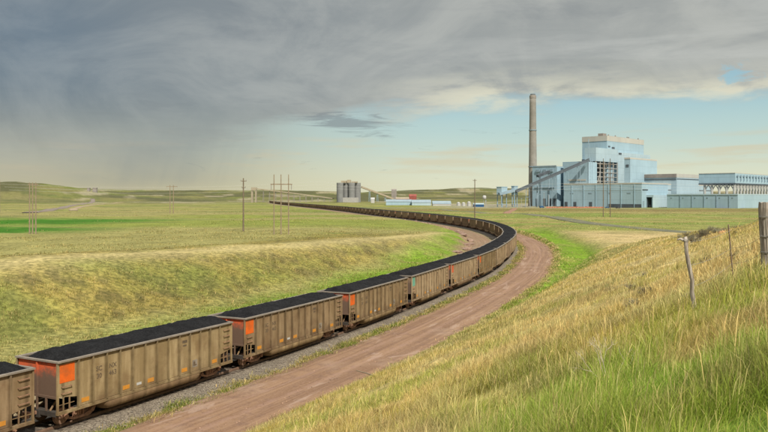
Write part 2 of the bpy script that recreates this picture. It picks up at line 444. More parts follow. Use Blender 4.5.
# ------------------------------------------------------------------ terrain
# far hills: (x, y, height, rx, ry)
HILLS = [(-1330, 2500, 46, 420, 330), (-1150, 2450, 20, 170, 260), (-1900, 2600, 40, 500, 500), (-900, 2900, 8, 190, 300),
         (-450, 2900, 17, 380, 260), (-250, 3600, 22, 500, 300), (-760, 3900, 26, 700, 300), (330, 4300, 28, 500, 300),
         (900, 4500, 22, 700, 400), (-90, 2650, 10, 260, 160), (1500, 4600, 20, 1200, 500), (-1500, 4400, 30, 1200, 500),
         (600, 3100, 10, 500, 260), (2600, 4500, 24, 1200, 500), (-2900, 4200, 60, 1200, 700), (0, 5200, 24, 5000, 500)]
def ground(x, y, s=None, La=None):
    shp = np.shape(x); x = np.asarray(x, float).ravel(); y = np.asarray(y, float).ravel()
    if s is None: s, La = sdist(x, y)
    s = np.ravel(s)
    D = np.where(y > 0, y, 0) ; r = np.hypot(x, y)
    und = (fbm(x / 70, y / 70, 4, 3) - 0.5)
    # plain
    left = s < 0
    P = np.where(left, 1.4 * ss(-s, 25, 60) * (1 - ss(y, 260, 520)), 0)
    P = P + 1.7 * np.exp(-((x - 120) / 120) ** 2 - ((y - 410) / 130) ** 2)
    P = P + und * 2.2 * ss(np.abs(s), 30, 90) * ss(r, 100, 500) - 0.8 * ss(r, 500, 1000) * (x > -2000)
    P = P + (fbm(x / 420, y / 420, 4, 8) - 0.5) * 14 * ss(r, 1150, 2300) * ss(np.abs(s), 60, 300)
    P = P + 10 * ss(r, 1900, 4200)
    # bank left of the line
    cs = interp(y, [(90, -38), (134, -33), (167, -27.5), (201, -20.5), (240, -16)])
    fs = interp(y, [(60, -20), (134, -18), (190, -13), (230, -10.5)])
    hc = interp(y, [(70, 4.9), (100, 4.5), (134, 3.7), (167, 3.1), (201, 2.5), (235, 1.2), (270, 0)])
    up = ss(s, cs - 0.5, fs + 1.0); up = 1 - up
    bank = np.where(left, hc * up * (1 - 0.62 * ss(cs - s, 3, 34)), 0)
    bank = bank * (1 + 0.22 * (fbm(x / 9, y / 9, 3, 5) - 0.5) * ss(-s, 20, 26))
    # ridge the camera stands on
    C = interp(y, [(20, 13.6), (45, 11.6), (60, 10.3), (80, 9.2), (100, 7.9), (130, 5.2), (150, 3.1), (170, 1.9), (230, 1.0), (330, 0.4)])
    s0 = interp(y, [(60, 10.8), (120, 13), (165, 18)])
    lin_ = np.maximum(0, 0.445 * (s - s0)); kk = 1.6
    hill = -np.log(np.exp(-lin_ * kk) + np.exp(-np.maximum(C, 0.02) * kk)) / kk
    hill = np.maximum(hill, 0) * (s > 0)
    hill = hill * (1 + 0.10 * (fbm(x / 7, y / 7, 3, 21) - 0.5) * ss(r, 4, 30)) + 0.25 * (fbm(x / 2.3, y / 2.3, 3, 31) - 0.5) * ss(hill, 0.5, 2)
    ditch = -0.35 * np.exp(-((s - s0 + 0.5) / 2.2) ** 2) * (s > 0) * ss(s, 10.3, 11.5)
    z = P + bank + hill + ditch
    H = 0
    for hx, hy, hh, rx, ry in HILLS:
        wx = x + 90 * (fbm(x / 260, y / 260, 3, int(hh)) - 0.5)
        H = H + hh * np.exp(-((wx - hx) / rx) ** 2 - ((y - hy) / ry) ** 2)
    z = z + H * (0.85 + 0.3 * fbm(x / 150, y / 150, 4, 17)) * ss(np.abs(s), 30, 220)
    # railway formation
    flat = 1 - ss(np.abs(s), 10.2, np.where(s > 0, 11.6, 13.5))
    z = z * (1 - flat) + (-0.62) * flat
    return z.reshape(shp)

az1 = np.radians(np.arange(-42, 42.001, 0.125))
az2 = np.radians(np.arange(44, 317, 3.0))
AZ = np.concatenate([az1, az2]); RR = np.exp(np.linspace(math.log(1.2), math.log(11000), 470))
A_, R_ = np.meshgrid(AZ, RR)
gx = np.sin(A_) * R_; gy = np.cos(A_) * R_
S_, L_ = sdist(gx, gy); gz = ground(gx, gy, S_, L_)
S_ = S_.reshape(gx.shape)
def mixv(a, b_, t): return a * (1 - t[..., None]) + np.array(b_) * t[..., None]
TAN = (0.335, 0.262, 0.108); GOLD = (0.420, 0.345, 0.105); OLV = (0.190, 0.188, 0.062); BRG = (0.145, 0.240, 0.018)
DULL = (0.265, 0.240, 0.088); CROP = (0.026, 0.135, 0.006); BRN = (0.150, 0.105, 0.050)
def gcolor(x, y, s):
    n1 = fbm(x / 26, y / 26, 4, 41); n2 = fbm(x / 6, y / 6, 4, 43); n3 = fbm(x / 160, y / 60, 4, 47); n4 = fbm(x / 1.6, y / 1.6, 3, 48)
    r = np.hypot(x, y)
    c = np.zeros(x.shape + (3,)) + np.array(DULL)
    # far plain, broad streaks
    c = mixv(c, (0.200, 0.225, 0.048), ss(n3, 0.42, 0.60) * ss(r, 180, 320))
    c = mixv(c, (0.270, 0.235, 0.100), ss(fbm(x / 240, y / 45, 4, 51), 0.50, 0.62) * ss(r, 200, 400) * 0.8)
    c = mixv(c, (0.110, 0.140, 0.045), ss(fbm(x / 120, y / 30, 4, 57), 0.56, 0.66) * ss(r, 250, 400) * 0.7)
    c = mixv(c, (0.080, 0.078, 0.042), ss(r, 1300, 2400) * (0.45 + 0.5 * ss(fbm(x / 200, y / 200, 4, 58), 0.4, 0.6)))
    # left bank
    lb = ss(-s, 19, 24) * (1 - ss(-s, 46, 62)) * (1 - ss(y, 215, 250)) * (s < 0)
    cb = mixv(np.zeros_like(c) + np.array((0.270, 0.215, 0.062)), (0.180, 0.172, 0.045), ss(n2, 0.42, 0.62) * 0.75)
    cb = mixv(cb, (0.100, 0.078, 0.034), ss(n4 * 0.7 + n2 * 0.3, 0.47, 0.60) * 0.75)
    cb = mixv(cb, (0.165, 0.235, 0.040), ss(n1, 0.56, 0.70) * 0.35)
    c = c * (1 - lb[..., None]) + cb * lb[..., None]
    cs = interp(y, [(90, -38), (134, -33), (167, -27.5), (201, -20.5), (240, -16)])
    c = mixv(c, (0.440, 0.360, 0.165), np.exp(-((s - cs + 3.0) / 5.5) ** 2) * (1 - ss(y, 225, 260)) * (s < 0) * 0.95)
    # green foot of the bank and the hollow inside the bend
    fg = ss(-s, 10.5, 13.0) * (1 - ss(-s + (n1 - 0.5) * 9, 15.5, 23)) * ss(y, 48, 90) * (1 - ss(y, 250, 300)) * (s < 0)
    c = mixv(c, BRG, fg * (0.45 + 0.55 * ss(n2, 0.35, 0.55)))
    # camera ridge
    rb = ss(s, 10.4, 12.5) * (1 - ss(y, 170, 240)) * (s > 0) * (1 - ss(s, 120, 200))
    cr = mixv(np.zeros_like(c) + np.array(GOLD), (0.490, 0.390, 0.180), ss(n2, 0.40, 0.62))
    cr = mixv(cr, (0.235, 0.235, 0.070), ss(n1, 0.40, 0.58) * 0.85)
    cr = mixv(cr, BRN, ss(n4 * 0.5 + n2 * 0.5, 0.58, 0.70) * 0.35)
    near = (1 - ss(r, 8, 19)) * ss(x - y * 0.10, -1.5, 1.5)
    cr = mixv(cr, (0.120, 0.215, 0.028), near * ss(fbm(x / 2.6, y / 2.6, 3, 62), 0.30, 0.55))
    c = c * (1 - rb[..., None]) + cr * rb[..., None]
    # bright ditch right of the haul road
    wd = interp(y, [(40, 1.6), (80, 3.0), (120, 7.5), (165, 11), (210, 9), (300, 12)])
    dg = ss(s, 9.8, 10.5) * (1 - ss(s - 10 + (n2 - 0.5) * 3.5, wd * 0.75, wd * 1.2)) * (s > 0) * (1 - ss(y, 260, 330)) * ss(y, 20, 60)
    c = mixv(c, BRG, dg * (0.6 + 0.4 * ss(n2, 0.3, 0.55)))
    # bare tan flat at the end of the ridge
    tf = ss(s, 18, 27) * ss(y + (n1 - .5) * 30, 158, 185) * (1 - ss(y + (n1 - .5) * 50, 228, 262)) * (s > 0) * (1 - ss(x, 90, 160))
    c = mixv(c, (0.460, 0.350, 0.175), tf * (0.75 + 0.25 * ss(n2, 0.35, 0.6)))
    # crop strips left
    wob = (n1 - 0.5) * 26 + (fbm(x / 13, y / 5, 4, 161) - 0.5) * 34
    cf = (1 - ss(x + (n3 - .5) * 160, -128, -84)) * ss(y + wob, 205, 222) * (1 - ss(y + wob, 390, 450)) * (x > -900)
    band = np.clip(ss(np.abs(y + wob - 243), 34, 20) + 0.0, 0, 1) if False else (1 - ss(np.abs(y + wob * 1.3 - 243), 18, 32)) + (1 - ss(np.abs(y + wob * 1.5 - 345), 20, 48))
    c = mixv(c, (0.105, 0.185, 0.028), cf * (0.6 + 0.4 * ss(fbm(x / 60, y / 9, 4, 77), 0.4, 0.6)))
    c = mixv(c, CROP, np.clip(cf * band, 0, 1) * 0.93)
    # plain in front of the plant
    pr = (s > 0) * ss(y, 255, 290) * (1 - ss(y, 880, 940))
    c = mixv(c, (0.160, 0.215, 0.045), pr * ss(fbm(x / 90, y / 26, 4, 71), 0.36, 0.56) * 0.8)
    c = mixv(c, (0.300, 0.235, 0.095), pr * ss(fbm(x / 110, y / 22, 4, 73), 0.50, 0.62) * 0.75)
    c = mixv(c, (0.175, 0.120, 0.055), pr * ss(y, 600, 680) * (1 - ss(y, 790, 840)) * 0.65)
    yard = (s > 0) * ss(y, 905, 930) * (1 - ss(y, 1300, 1500)) * ss(x, 40, 120) * (1 - ss(x, 900, 1100))
    c = mixv(c, (0.30, 0.27, 0.22), yard * 0.8)
    # spoil and bare ground by the line
    sp = (1 - ss(np.abs(s), 10.0, 11.2))
    c = mixv(c, (0.26, 0.19, 0.14), sp * 0.8)
    ip = ss(-s, 8.5, 9.5) * (1 - ss(-s + (n2 - .5) * 4, 11.5, 14)) * ss(y, 160, 200) * (1 - ss(y, 420, 520))
    c = mixv(c, (0.27, 0.175, 0.12), ip * 0.9)
    # eroded scars on the far left hills
    sc = ss(fbm(x / 90, y / 200, 4, 81), 0.60, 0.68) * ss(r, 1300, 1800)
    c = mixv(c, (0.36, 0.31, 0.22), sc * 0.6)
    c *= (0.84 + 0.32 * n2)[..., None]
    return c
gc = gcolor(gx, gy, S_)
nr, na = gx.shape
idx = np.arange(nr * na).reshape(nr, na)
a = idx[:-1]; b_ = idx[1:]
quads = np.stack([a, np.roll(a, -1, 1), np.roll(b_, -1, 1), b_], -1).reshape(-1, 4)[:, ::-1]
co = np.stack([gx, gy, gz], -1).reshape(-1, 3)
co = np.vstack([co, [[0, 0, float(ground(np.array([0.0]), np.array([0.0]))[0])]]])
def npmesh(name, co, quads, tris=None, cols=None, mat=None, smooth=True, extra=None):
    me = bpy.data.meshes.new(name)
    me.vertices.add(len(co)); me.vertices.foreach_set('co', np.ascontiguousarray(co, dtype=np.float32).ravel())
    nq = 0 if quads is None else len(quads); ntr = 0 if tris is None else len(tris)
    li = []
    if nq: li.append(np.asarray(quads).ravel())
    if ntr: li.append(np.asarray(tris).ravel())
    li = np.concatenate(li).astype(np.int32)
    me.loops.add(len(li)); me.loops.foreach_set('vertex_index', li)
    me.polygons.add(nq + ntr)
    st = np.concatenate([np.arange(nq) * 4, nq * 4 + np.arange(ntr) * 3]).astype(np.int32)
    me.polygons.foreach_set('loop_start', st)
    me.polygons.foreach_set('use_smooth', np.full(nq + ntr, smooth))
    if cols is not None:
        ca = me.attributes.new('col', 'FLOAT_COLOR', 'POINT')
        ca.data.foreach_set('color', np.hstack([cols, np.ones((len(cols), 1))]).astype(np.float32).ravel())
    if extra is not None:
        for k_, v_ in extra.items():
            at = me.attributes.new(k_, 'FLOAT', 'POINT'); at.data.foreach_set('value', v_.astype(np.float32))
    me.update(calc_edges=True)
    if mat: me.materials.append(mat)
    ob = bpy.data.objects.new(name, me); COL.objects.link(ob)
    return ob
m, b, o = newmat('prairie_ground')
p = wpos(); ac = attr('col')
t1 = noise(p, 1.6, 6, 0.65); t2 = noise(p, 0.35, 5, 0.6); t3 = noise(p, 9.0, 4, 0.65); t4 = noise(p, 0.05, 6, 0.65)
mul = 0.42 + sstep(t1, 0.32, 0.64) * 0.68 + sstep(t3, 0.3, 0.7) * 0.26 + (t2 - 0.5) * 0.7 + (t4 - 0.5) * 0.75 + (noise(vec(sep(p)[0] * 0.10, sep(p)[1] * 0.05, 0.0), 1.0, 6, 0.72) - 0.5) * 0.8
n = N.nt.nodes.new('ShaderNodeVectorMath'); n.operation = 'SCALE'
N.nt.links.new(ac.s, n.inputs[0]); N.nt.links.new(mul.s, n.inputs['Scale'])
cc = mixc(sstep(t1, 0.66, 0.42) * 0.22, N(n.outputs[0]), (0.10, 0.12, 0.03))
N.put(b.inputs['Base Color'], cc); b.inputs['Roughness'].default_value = 0.95; b.inputs['Specular IOR Level'].default_value = 0.1
setbump(b, t1 * 0.7 + t3 * 0.3, 0.8, 0.22)
M['ground'] = m
cen = len(co) - 1
tris = np.stack([np.full(na, cen), np.roll(idx[0], -1), idx[0]], -1)
g = npmesh('ground', co, quads, tris, np.vstack([gc.reshape(-1, 3), gc.reshape(-1, 3)[:1]]), M['ground'])
tag(g, kind='structure')

# ------------------------------------------------------------------ strips along the line
def strip(name, offs, hs, L0, L1, step, mat, jit=0.0, seed=0, label=None, path=None):
    """offs/hs: lateral offsets (m, + right) and heights of the cross-section"""
    L = np.arange(L0, L1, step); n = len(offs); V = []; U = []
    for j, (s_, h_) in enumerate(zip(offs, hs)):
        w = np.zeros_like(L)
        if jit and (j < 2 or j > n - 3): w = (fbm(L / 3.1, np.full_like(L, seed + (j < 2) * 9.0), 4, seed) - 0.5) * 2 * jit
        X, Y = tpos(L, s_ + w)
        hz = h_ + 0.05 * (fbm(L / 2.5, np.full_like(L, j * 1.3 + seed), 3, seed + 5) - 0.5) if j not in (0, n - 1) else np.full_like(L, h_)
        V.append(np.stack([X, Y, np.zeros_like(X) + hz], -1)); U.append(np.full_like(L, s_))
    V = np.stack(V, 1); U = np.stack(U, 1); k = np.arange(len(L) * n).reshape(len(L), n)
    q = np.stack([k[:-1, :-1], k[:-1, 1:], k[1:, 1:], k[1:, :-1]], -1).reshape(-1, 4)
    LL = np.repeat(L[:, None], n, 1)
    return npmesh(name, V.reshape(-1, 3), q, None, None, mat, True, {'su': U.ravel(), 'lu': LL.ravel()})
LA = float(TL[np.argmin(np.abs(TR[:, 1] - 41.2))])     # arc position near the first whole car's end
LEND = TL[-1] - 30

m, b, o = newmat('red_scoria_gravel')
p = wpos(); su = attr('su', True); lu = attr('lu', True)
str_ = noise(vec(su * 1.9, lu * 0.035, 0.0), 1.0, 6, 0.65, 0.3); blot = noise(p, 0.16, 5, 0.6); fine = noise(p, 7.0, 5, 0.7); mid = noise(p, 1.1, 5, 0.6)
cc = mixc(sstep(str_, 0.36, 0.64), (0.150, 0.078, 0.038), (0.245, 0.145, 0.078))
cc = mixc(sstep(blot, 0.52, 0.70) * 0.55, cc, (0.29, 0.200, 0.138))
cc = mixc(sstep(mid, 0.50, 0.66) * 0.5, cc, (0.115, 0.060, 0.040))
was = noise(vec(su * 0.55, lu * 0.09, 4.0), 1.0, 6, 0.7, 0.8)
cc = mixc(sstep(was, 0.56, 0.64) * 0.55, cc, (0.36, 0.26, 0.20))
rut = sstep(N.m('ABSOLUTE', N.m('ABSOLUTE', su - 6.5 + (noise(vec(lu * 0.02, 0.0, 0.0), 1.0, 2) - 0.5) * 1.2) - 0.95), 0.38, 0.08)
cc = mixc(rut * 0.4 * sstep(mid, 0.3, 0.6), cc, (0.30, 0.185, 0.135))
grn = sstep(N.m('ABSOLUTE', su - 6.7), 3.0, 3.7) * sstep(noise(p, 0.7, 5, 0.7), 0.42, 0.6)
cc = mixc(grn * 0.7, cc, (0.16, 0.13, 0.06))
cc = mixc(sstep(fine, 0.3, 0.72) * 0.35, cc, (0.30, 0.20, 0.15))
cc = mixc((1.0 - sstep(fine, 0.28, 0.42)) * 0.5, cc, (0.085, 0.045, 0.032))
N.put(b.inputs['Base Color'], cc); b.inputs['Roughness'].default_value = 0.95
setbump(b, fine * 0.4 + str_ * 0.6, 0.7, 0.05); M['scoria'] = m
o_ = strip('dirt_road', [2.7, 3.2, 4.4, 5.3, 6.2, 7.1, 8.0, 9.0, 9.9, 10.6], [-0.72, -0.50, -0.45, -0.49, -0.43, -0.47, -0.50, -0.44, -0.47, -0.74], LA - 60, LA + 900, 0.8, M['scoria'], 0.38, 3)
tag(o_, kind='structure')
o_ = strip('inner_dirt_road', [-10.2, -9.7, -8.9, -8.1, -7.3, -6.5, -5.6, -4.6, -4.1], [-0.72, -0.54, -0.48, -0.52, -0.46, -0.52, -0.47, -0.50, -0.72], LA + 95, LA + 900, 0.8, M['scoria'], 0.45, 8)
tag(o_, kind='structure')
m, b, o = newmat('railway_ballast')
p = wpos(); vo = N.nt.nodes.new('ShaderNodeTexVoronoi'); vo.inputs['Scale'].default_value = 13.0
N.nt.links.new(p.s, vo.inputs['Vector']); vc = N(vo.outputs['Color']); vd = N(vo.outputs['Distance'])
big = noise(p, 0.5, 5, 0.6)
cc = mixc(sep(vc)[0], (0.080, 0.062, 0.044), (0.27, 0.225, 0.170))
cc = mixc(sstep(big, 0.45, 0.65) * 0.5, cc, (0.115, 0.095, 0.075))
cc = mixc(sstep(noise(p, 0.9, 5, 0.7), 0.60, 0.70) * 0.6, cc, (0.36, 0.32, 0.26))
N.put(b.inputs['Base Color'], cc); b.inputs['Roughness'].default_value = 0.9
setbump(b, vd, 1.0, 0.06); M['ballast'] = m
o_ = strip('track_ballast', [-3.0, -2.6, -2.2, -1.7, -0.8, 0, 0.8, 1.6, 2.05, 2.4, 2.8], [-0.78, -0.58, -0.42, -0.22, -0.20, -0.20, -0.20, -0.22, -0.42, -0.56, -0.78], LA - 60, LEND, 0.8, M['ballast'], 0.2, 5)
tag(o_, kind='structure')
M['rail'] = plain('rusty_rail', (0.16, 0.10, 0.07), 0.6, 0.3, 3.0, metal=0.4)
M['tie'] = plain('creosoted_tie', (0.09, 0.07, 0.055), 0.9, 0.4, 2.0)
# track: rails and ties (the part in view)
tk = empty('railway_track', (0, 0, 0), 'single railway track with dark ties running under the coal train', 'railway track')
for sgn in (-0.755, 0.755):
    a1 = strip('rail', [sgn - 0.036, sgn - 0.036, sgn + 0.036, sgn + 0.036], [-0.18, 0.0, 0.0, -0.18], LA - 50, LEND - 5, 2.0, M['rail'])
    a1.parent = tk
mb = MB()
L = LA - 50
while L < LA + 330:
    x0, y0 = tpos(L, -1.3); x1, y1 = tpos(L, 1.3)
    mb.beam((x0, y0, -0.24), (x1, y1, -0.24), 0.24, 0.12); L += 0.55
tie = mb.build('ties', M['tie'], tk); tag(tie, kind='stuff')

# ------------------------------------------------------------------ far roads on the plain
def bp(px, py, z=0.0):           # a point on level z seen at a photo position
    D = (EYE - z) * F / (py - HY); return ((px - 384) / F * D, D)
def pathroad(name, pts, w, mat, lift=0.08, step=8.0, label=None):
    c_ = resample(catmull(pts, 12), step)
    t = np.gradient(c_, axis=0); t /= np.linalg.norm(t, axis=1)[:, None]; nn = np.stack([t[:, 1], -t[:, 0]], 1)
    offs = np.array([-0.5, -0.25, 0, 0.25, 0.5]) * w; V = []
    for q in offs:
        pt = c_ + nn * (q + (fbm(np.arange(len(c_)) / 2.0, np.full(len(c_), q), 3, 4) - 0.5)[:, None] * w * 0.12)
        V.append(np.stack([pt[:, 0], pt[:, 1], ground(pt[:, 0], pt[:, 1])], -1))
    V = np.stack(V, 1); V[:, :, 2] = V[:, :, 2].max(1)[:, None] + lift
    edge_ = V[:, [0, -1]].copy(); edge_[:, :, 2] -= 1.0
    V = np.concatenate([edge_[:, :1], V, edge_[:, 1:]], 1); n = V.shape[1]
    k = np.arange(V.shape[0] * n).reshape(-1, n)
    q = np.stack([k[:-1, :-1], k[:-1, 1:], k[1:, 1:], k[1:, :-1]], -1).reshape(-1, 4)
    o = npmesh(name, V.reshape(-1, 3), q, None, None, mat, True)
    return tag(o, kind='structure')
M['dirt_road_far'] = plain('faded_road', (0.20, 0.165, 0.135), 0.9, 0.25, 0.05)
M['asphalt'] = plain('pale_worn_asphalt', (0.15, 0.135, 0.13), 0.9, 0.2, 0.05)
M['dirt_tan'] = plain('tan_dirt', (0.30, 0.235, 0.15), 0.95, 0.2, 0.05)
M['overgrown'] = plain('overgrown_track', (0.135, 0.135, 0.085), 0.95, 0.3, 0.12)
M['redirt'] = plain('reddish_dirt', (0.25, 0.145, 0.095), 0.95, 0.2, 0.05)
pathroad('gravel_road', [(-30, 905), (60, 880), (150, 862), (260, 852), (380, 850), (560, 850), (900, 860)], 9, M['asphalt'], 0.12)
pathroad('overgrown_path', [(104, 200), (99, 235), (93, 275), (88, 320), (88, 370), (90, 430), (86, 520), (70, 640), (60, 780)], 9, M['overgrown'], 0.03, 5)
pathroad('dirt_path', [(84, 520), (100, 600), (118, 690), (140, 800), (150, 858)], 6, M['redirt'], 0.08, 6)
pathroad('highway', [(-285, 600), (-318, 700), (-375, 860), (-490, 1180), (-640, 1600), (-790, 2020), (-880, 2250)], 12, M['dirt_road_far'], 0.4, 14)
pathroad('farm_track', [(-300, 720), (-372, 900), (-500, 1290), (-600, 1600), (-660, 1800), (-690, 2000)], 8, M['dirt_tan'], 0.3, 14)

# ================================================================== THE TRAIN
HL = 7.38            # half length of a car body
PITCH = 16.18
RIBX = [-6.0 + i for i in range(13)]     # twelve bays between thirteen ribs
def car_body_mesh():
    f = MB()
    for s in (-1, 1):
        y0, y1 = sorted((s * 1.50, s * 1.54))
        f.box(RIBX[0], RIBX[-1], y0, y1, 0.98, 3.62)
        for e in (-1, 1):
            xa, xb = sorted((e * abs(RIBX[0]), e * (HL - 0.03)))
            # end bay sheet: stepped lower edge above the open corner
            xi, xo = e * abs(RIBX[0]), e * (HL - 0.03)
            P = [(xi, 1.55), (xi, 3.62), (xo, 3.62), (xo, 1.80)]
            vs = [(p[0], y0, p[1]) for p in P] + [(p[0], y1, p[1]) for p in P]
            f.add(vs, [(0, 1, 2, 3), (7, 6, 5, 4), (0, 4, 5, 1), (1, 5, 6, 2), (2, 6, 7, 3), (3, 7, 4, 0)])
        for x in RIBX:
            ya, yb = sorted((s * 1.541, s * 1.655))
            f.box(x - 0.045, x + 0.045, ya, yb, 0.96, 3.60)
        # side sill
        ya, yb = sorted((s * 1.47, s * 1.63))
        f.box(-HL, HL, ya, yb, 0.80, 0.955)
        # corner posts
        for e in (-1, 1):
            xa, xb = sorted((e * (HL - 0.10), e * HL))
            f.box(xa, xb, min(s * 1.50, s * 1.60), max(s * 1.50, s * 1.60), 0.957, 3.60)
    return f
def car_end(f, e):
    xa, xb = sorted((e * (HL - 0.14), e * (HL - 0.09)))
    f.box(xa, xb, -1.495, 1.495, 1.72, 3.60)
    for y in (0.0,):
        xa, xb = sorted((e * (HL - 0.088), e * (HL - 0.01)))
        f.box(xa, xb, y - 0.05, y + 0.05, 0.96, 3.59)
    for y in (-0.7, 0.7): f.box(xa, xb, y - 0.05, y + 0.05, 0.96, 1.655)
    xa, xb = sorted((e * (HL - 0.087), e * (HL - 0.03)))
    f.box(xa, xb, -1.49, 1.49, 1.66, 1.78)
def tub_mesh():
    f = MB()
    prof = [(1.50, 0.985), (1.60, 0.86), (1.625, 0.66), (1.59, 0.46), (1.47, 0.31), (1.24, 0.235), (0.95, 0.20), (0.5, 0.24), (0.12, 0.40)]
    full = [(-y, z) for y, z in prof] + [(y, z) for y, z in prof[::-1]]
    xs = [(-4.35, 0.15), (-4.1, 0.66), (-3.85, 0.92), (-3.6, 1.0), (3.6, 1.0), (3.85, 0.92), (4.1, 0.66), (4.35, 0.15)]
    vs = []; n = len(full)
    for x, k in xs:
        for y, z in full: vs.append((x, y * (0.9 + 0.1 * k), 0.985 + (z - 0.985) * k))
    fs = []
    for i in range(len(xs) - 1):
        for j in range(n - 1): fs.append((i * n + j, i * n + j + 1, (i + 1) * n + j + 1, (i + 1) * n + j))
    fs.append(tuple(range(n))); fs.append(tuple((len(xs) - 1) * n + j for j in range(n - 1, -1, -1)))
    f.add(vs, fs); return f
def coal_mesh(seed, nx=130, ny=28):
    x = np.linspace(-HL + 0.13, HL - 0.13, nx); y = np.linspace(-1.49, 1.49, ny)
    X, Y = np.meshgrid(x, y, indexing='ij')
    rr = np.random.RandomState(seed); w = rr.uniform(0.8, 1.15); off = rr.uniform(-.3, .3)
    prof = np.clip(1 - np.abs(Y / 1.5) ** 2.1, 0, 1) ** 0.8
    Z = 3.69 + 0.33 * w * prof + 0.16 * (fbm(X / 2.4 + seed * 3.1, Y / 1.4, 3, seed) - 0.5) + 0.17 * (fbm(X / 0.30 + seed, Y / 0.30, 3, seed + 9) - 0.5)
    d = np.minimum(X + HL, HL - X)
    ramp = ss(np.where(X < 0, d, d + 0.9), -0.2, 1.5 + off) ; Z = 3.32 + (Z - 3.32) * (0.0 + 1.0 * ramp)
    Z = np.where(np.abs(Y) > 1.46, np.minimum(Z, 3.70), Z)
    k = np.arange(nx * ny).reshape(nx, ny)
    q = np.stack([k[:-1, :-1], k[1:, :-1], k[1:, 1:], k[:-1, 1:]], -1).reshape(-1, 4)
    o = npmesh('coal_load', np.stack([X, Y, Z], -1).reshape(-1, 3), q, None, None, M['coal'], False)
    return o
def unlinked(o, parent):
    o.parent = parent; return o
def copy_to(src, parent, mats=None):
    c = src.copy(); COL.objects.link(c); c.parent = parent
    for ch in src.children: copy_to(ch, c)
    return c
def copy_tree(src):
    r = src.copy(); COL.objects.link(r)
    for ch in src.children: copy_to(ch, r)
    return r
def text_mesh(txt, size, mat, name):
    cu = bpy.data.curves.new(name, 'FONT'); cu.body = txt; cu.size = size; cu.extrude = 0.004
    cu.align_x = 'CENTER'; cu.align_y = 'CENTER'; cu.offset = 0.004
    t = bpy.data.objects.new(name, cu); COL.objects.link(t)
    dg = bpy.context.evaluated_depsgraph_get(); me = bpy.data.meshes.new_from_object(t.evaluated_get(dg))
    COL.objects.unlink(t); bpy.data.objects.remove(t)
    me.materials.clear(); me.materials.append(mat)
    o = bpy.data.objects.new(name, me); COL.objects.link(o); return o

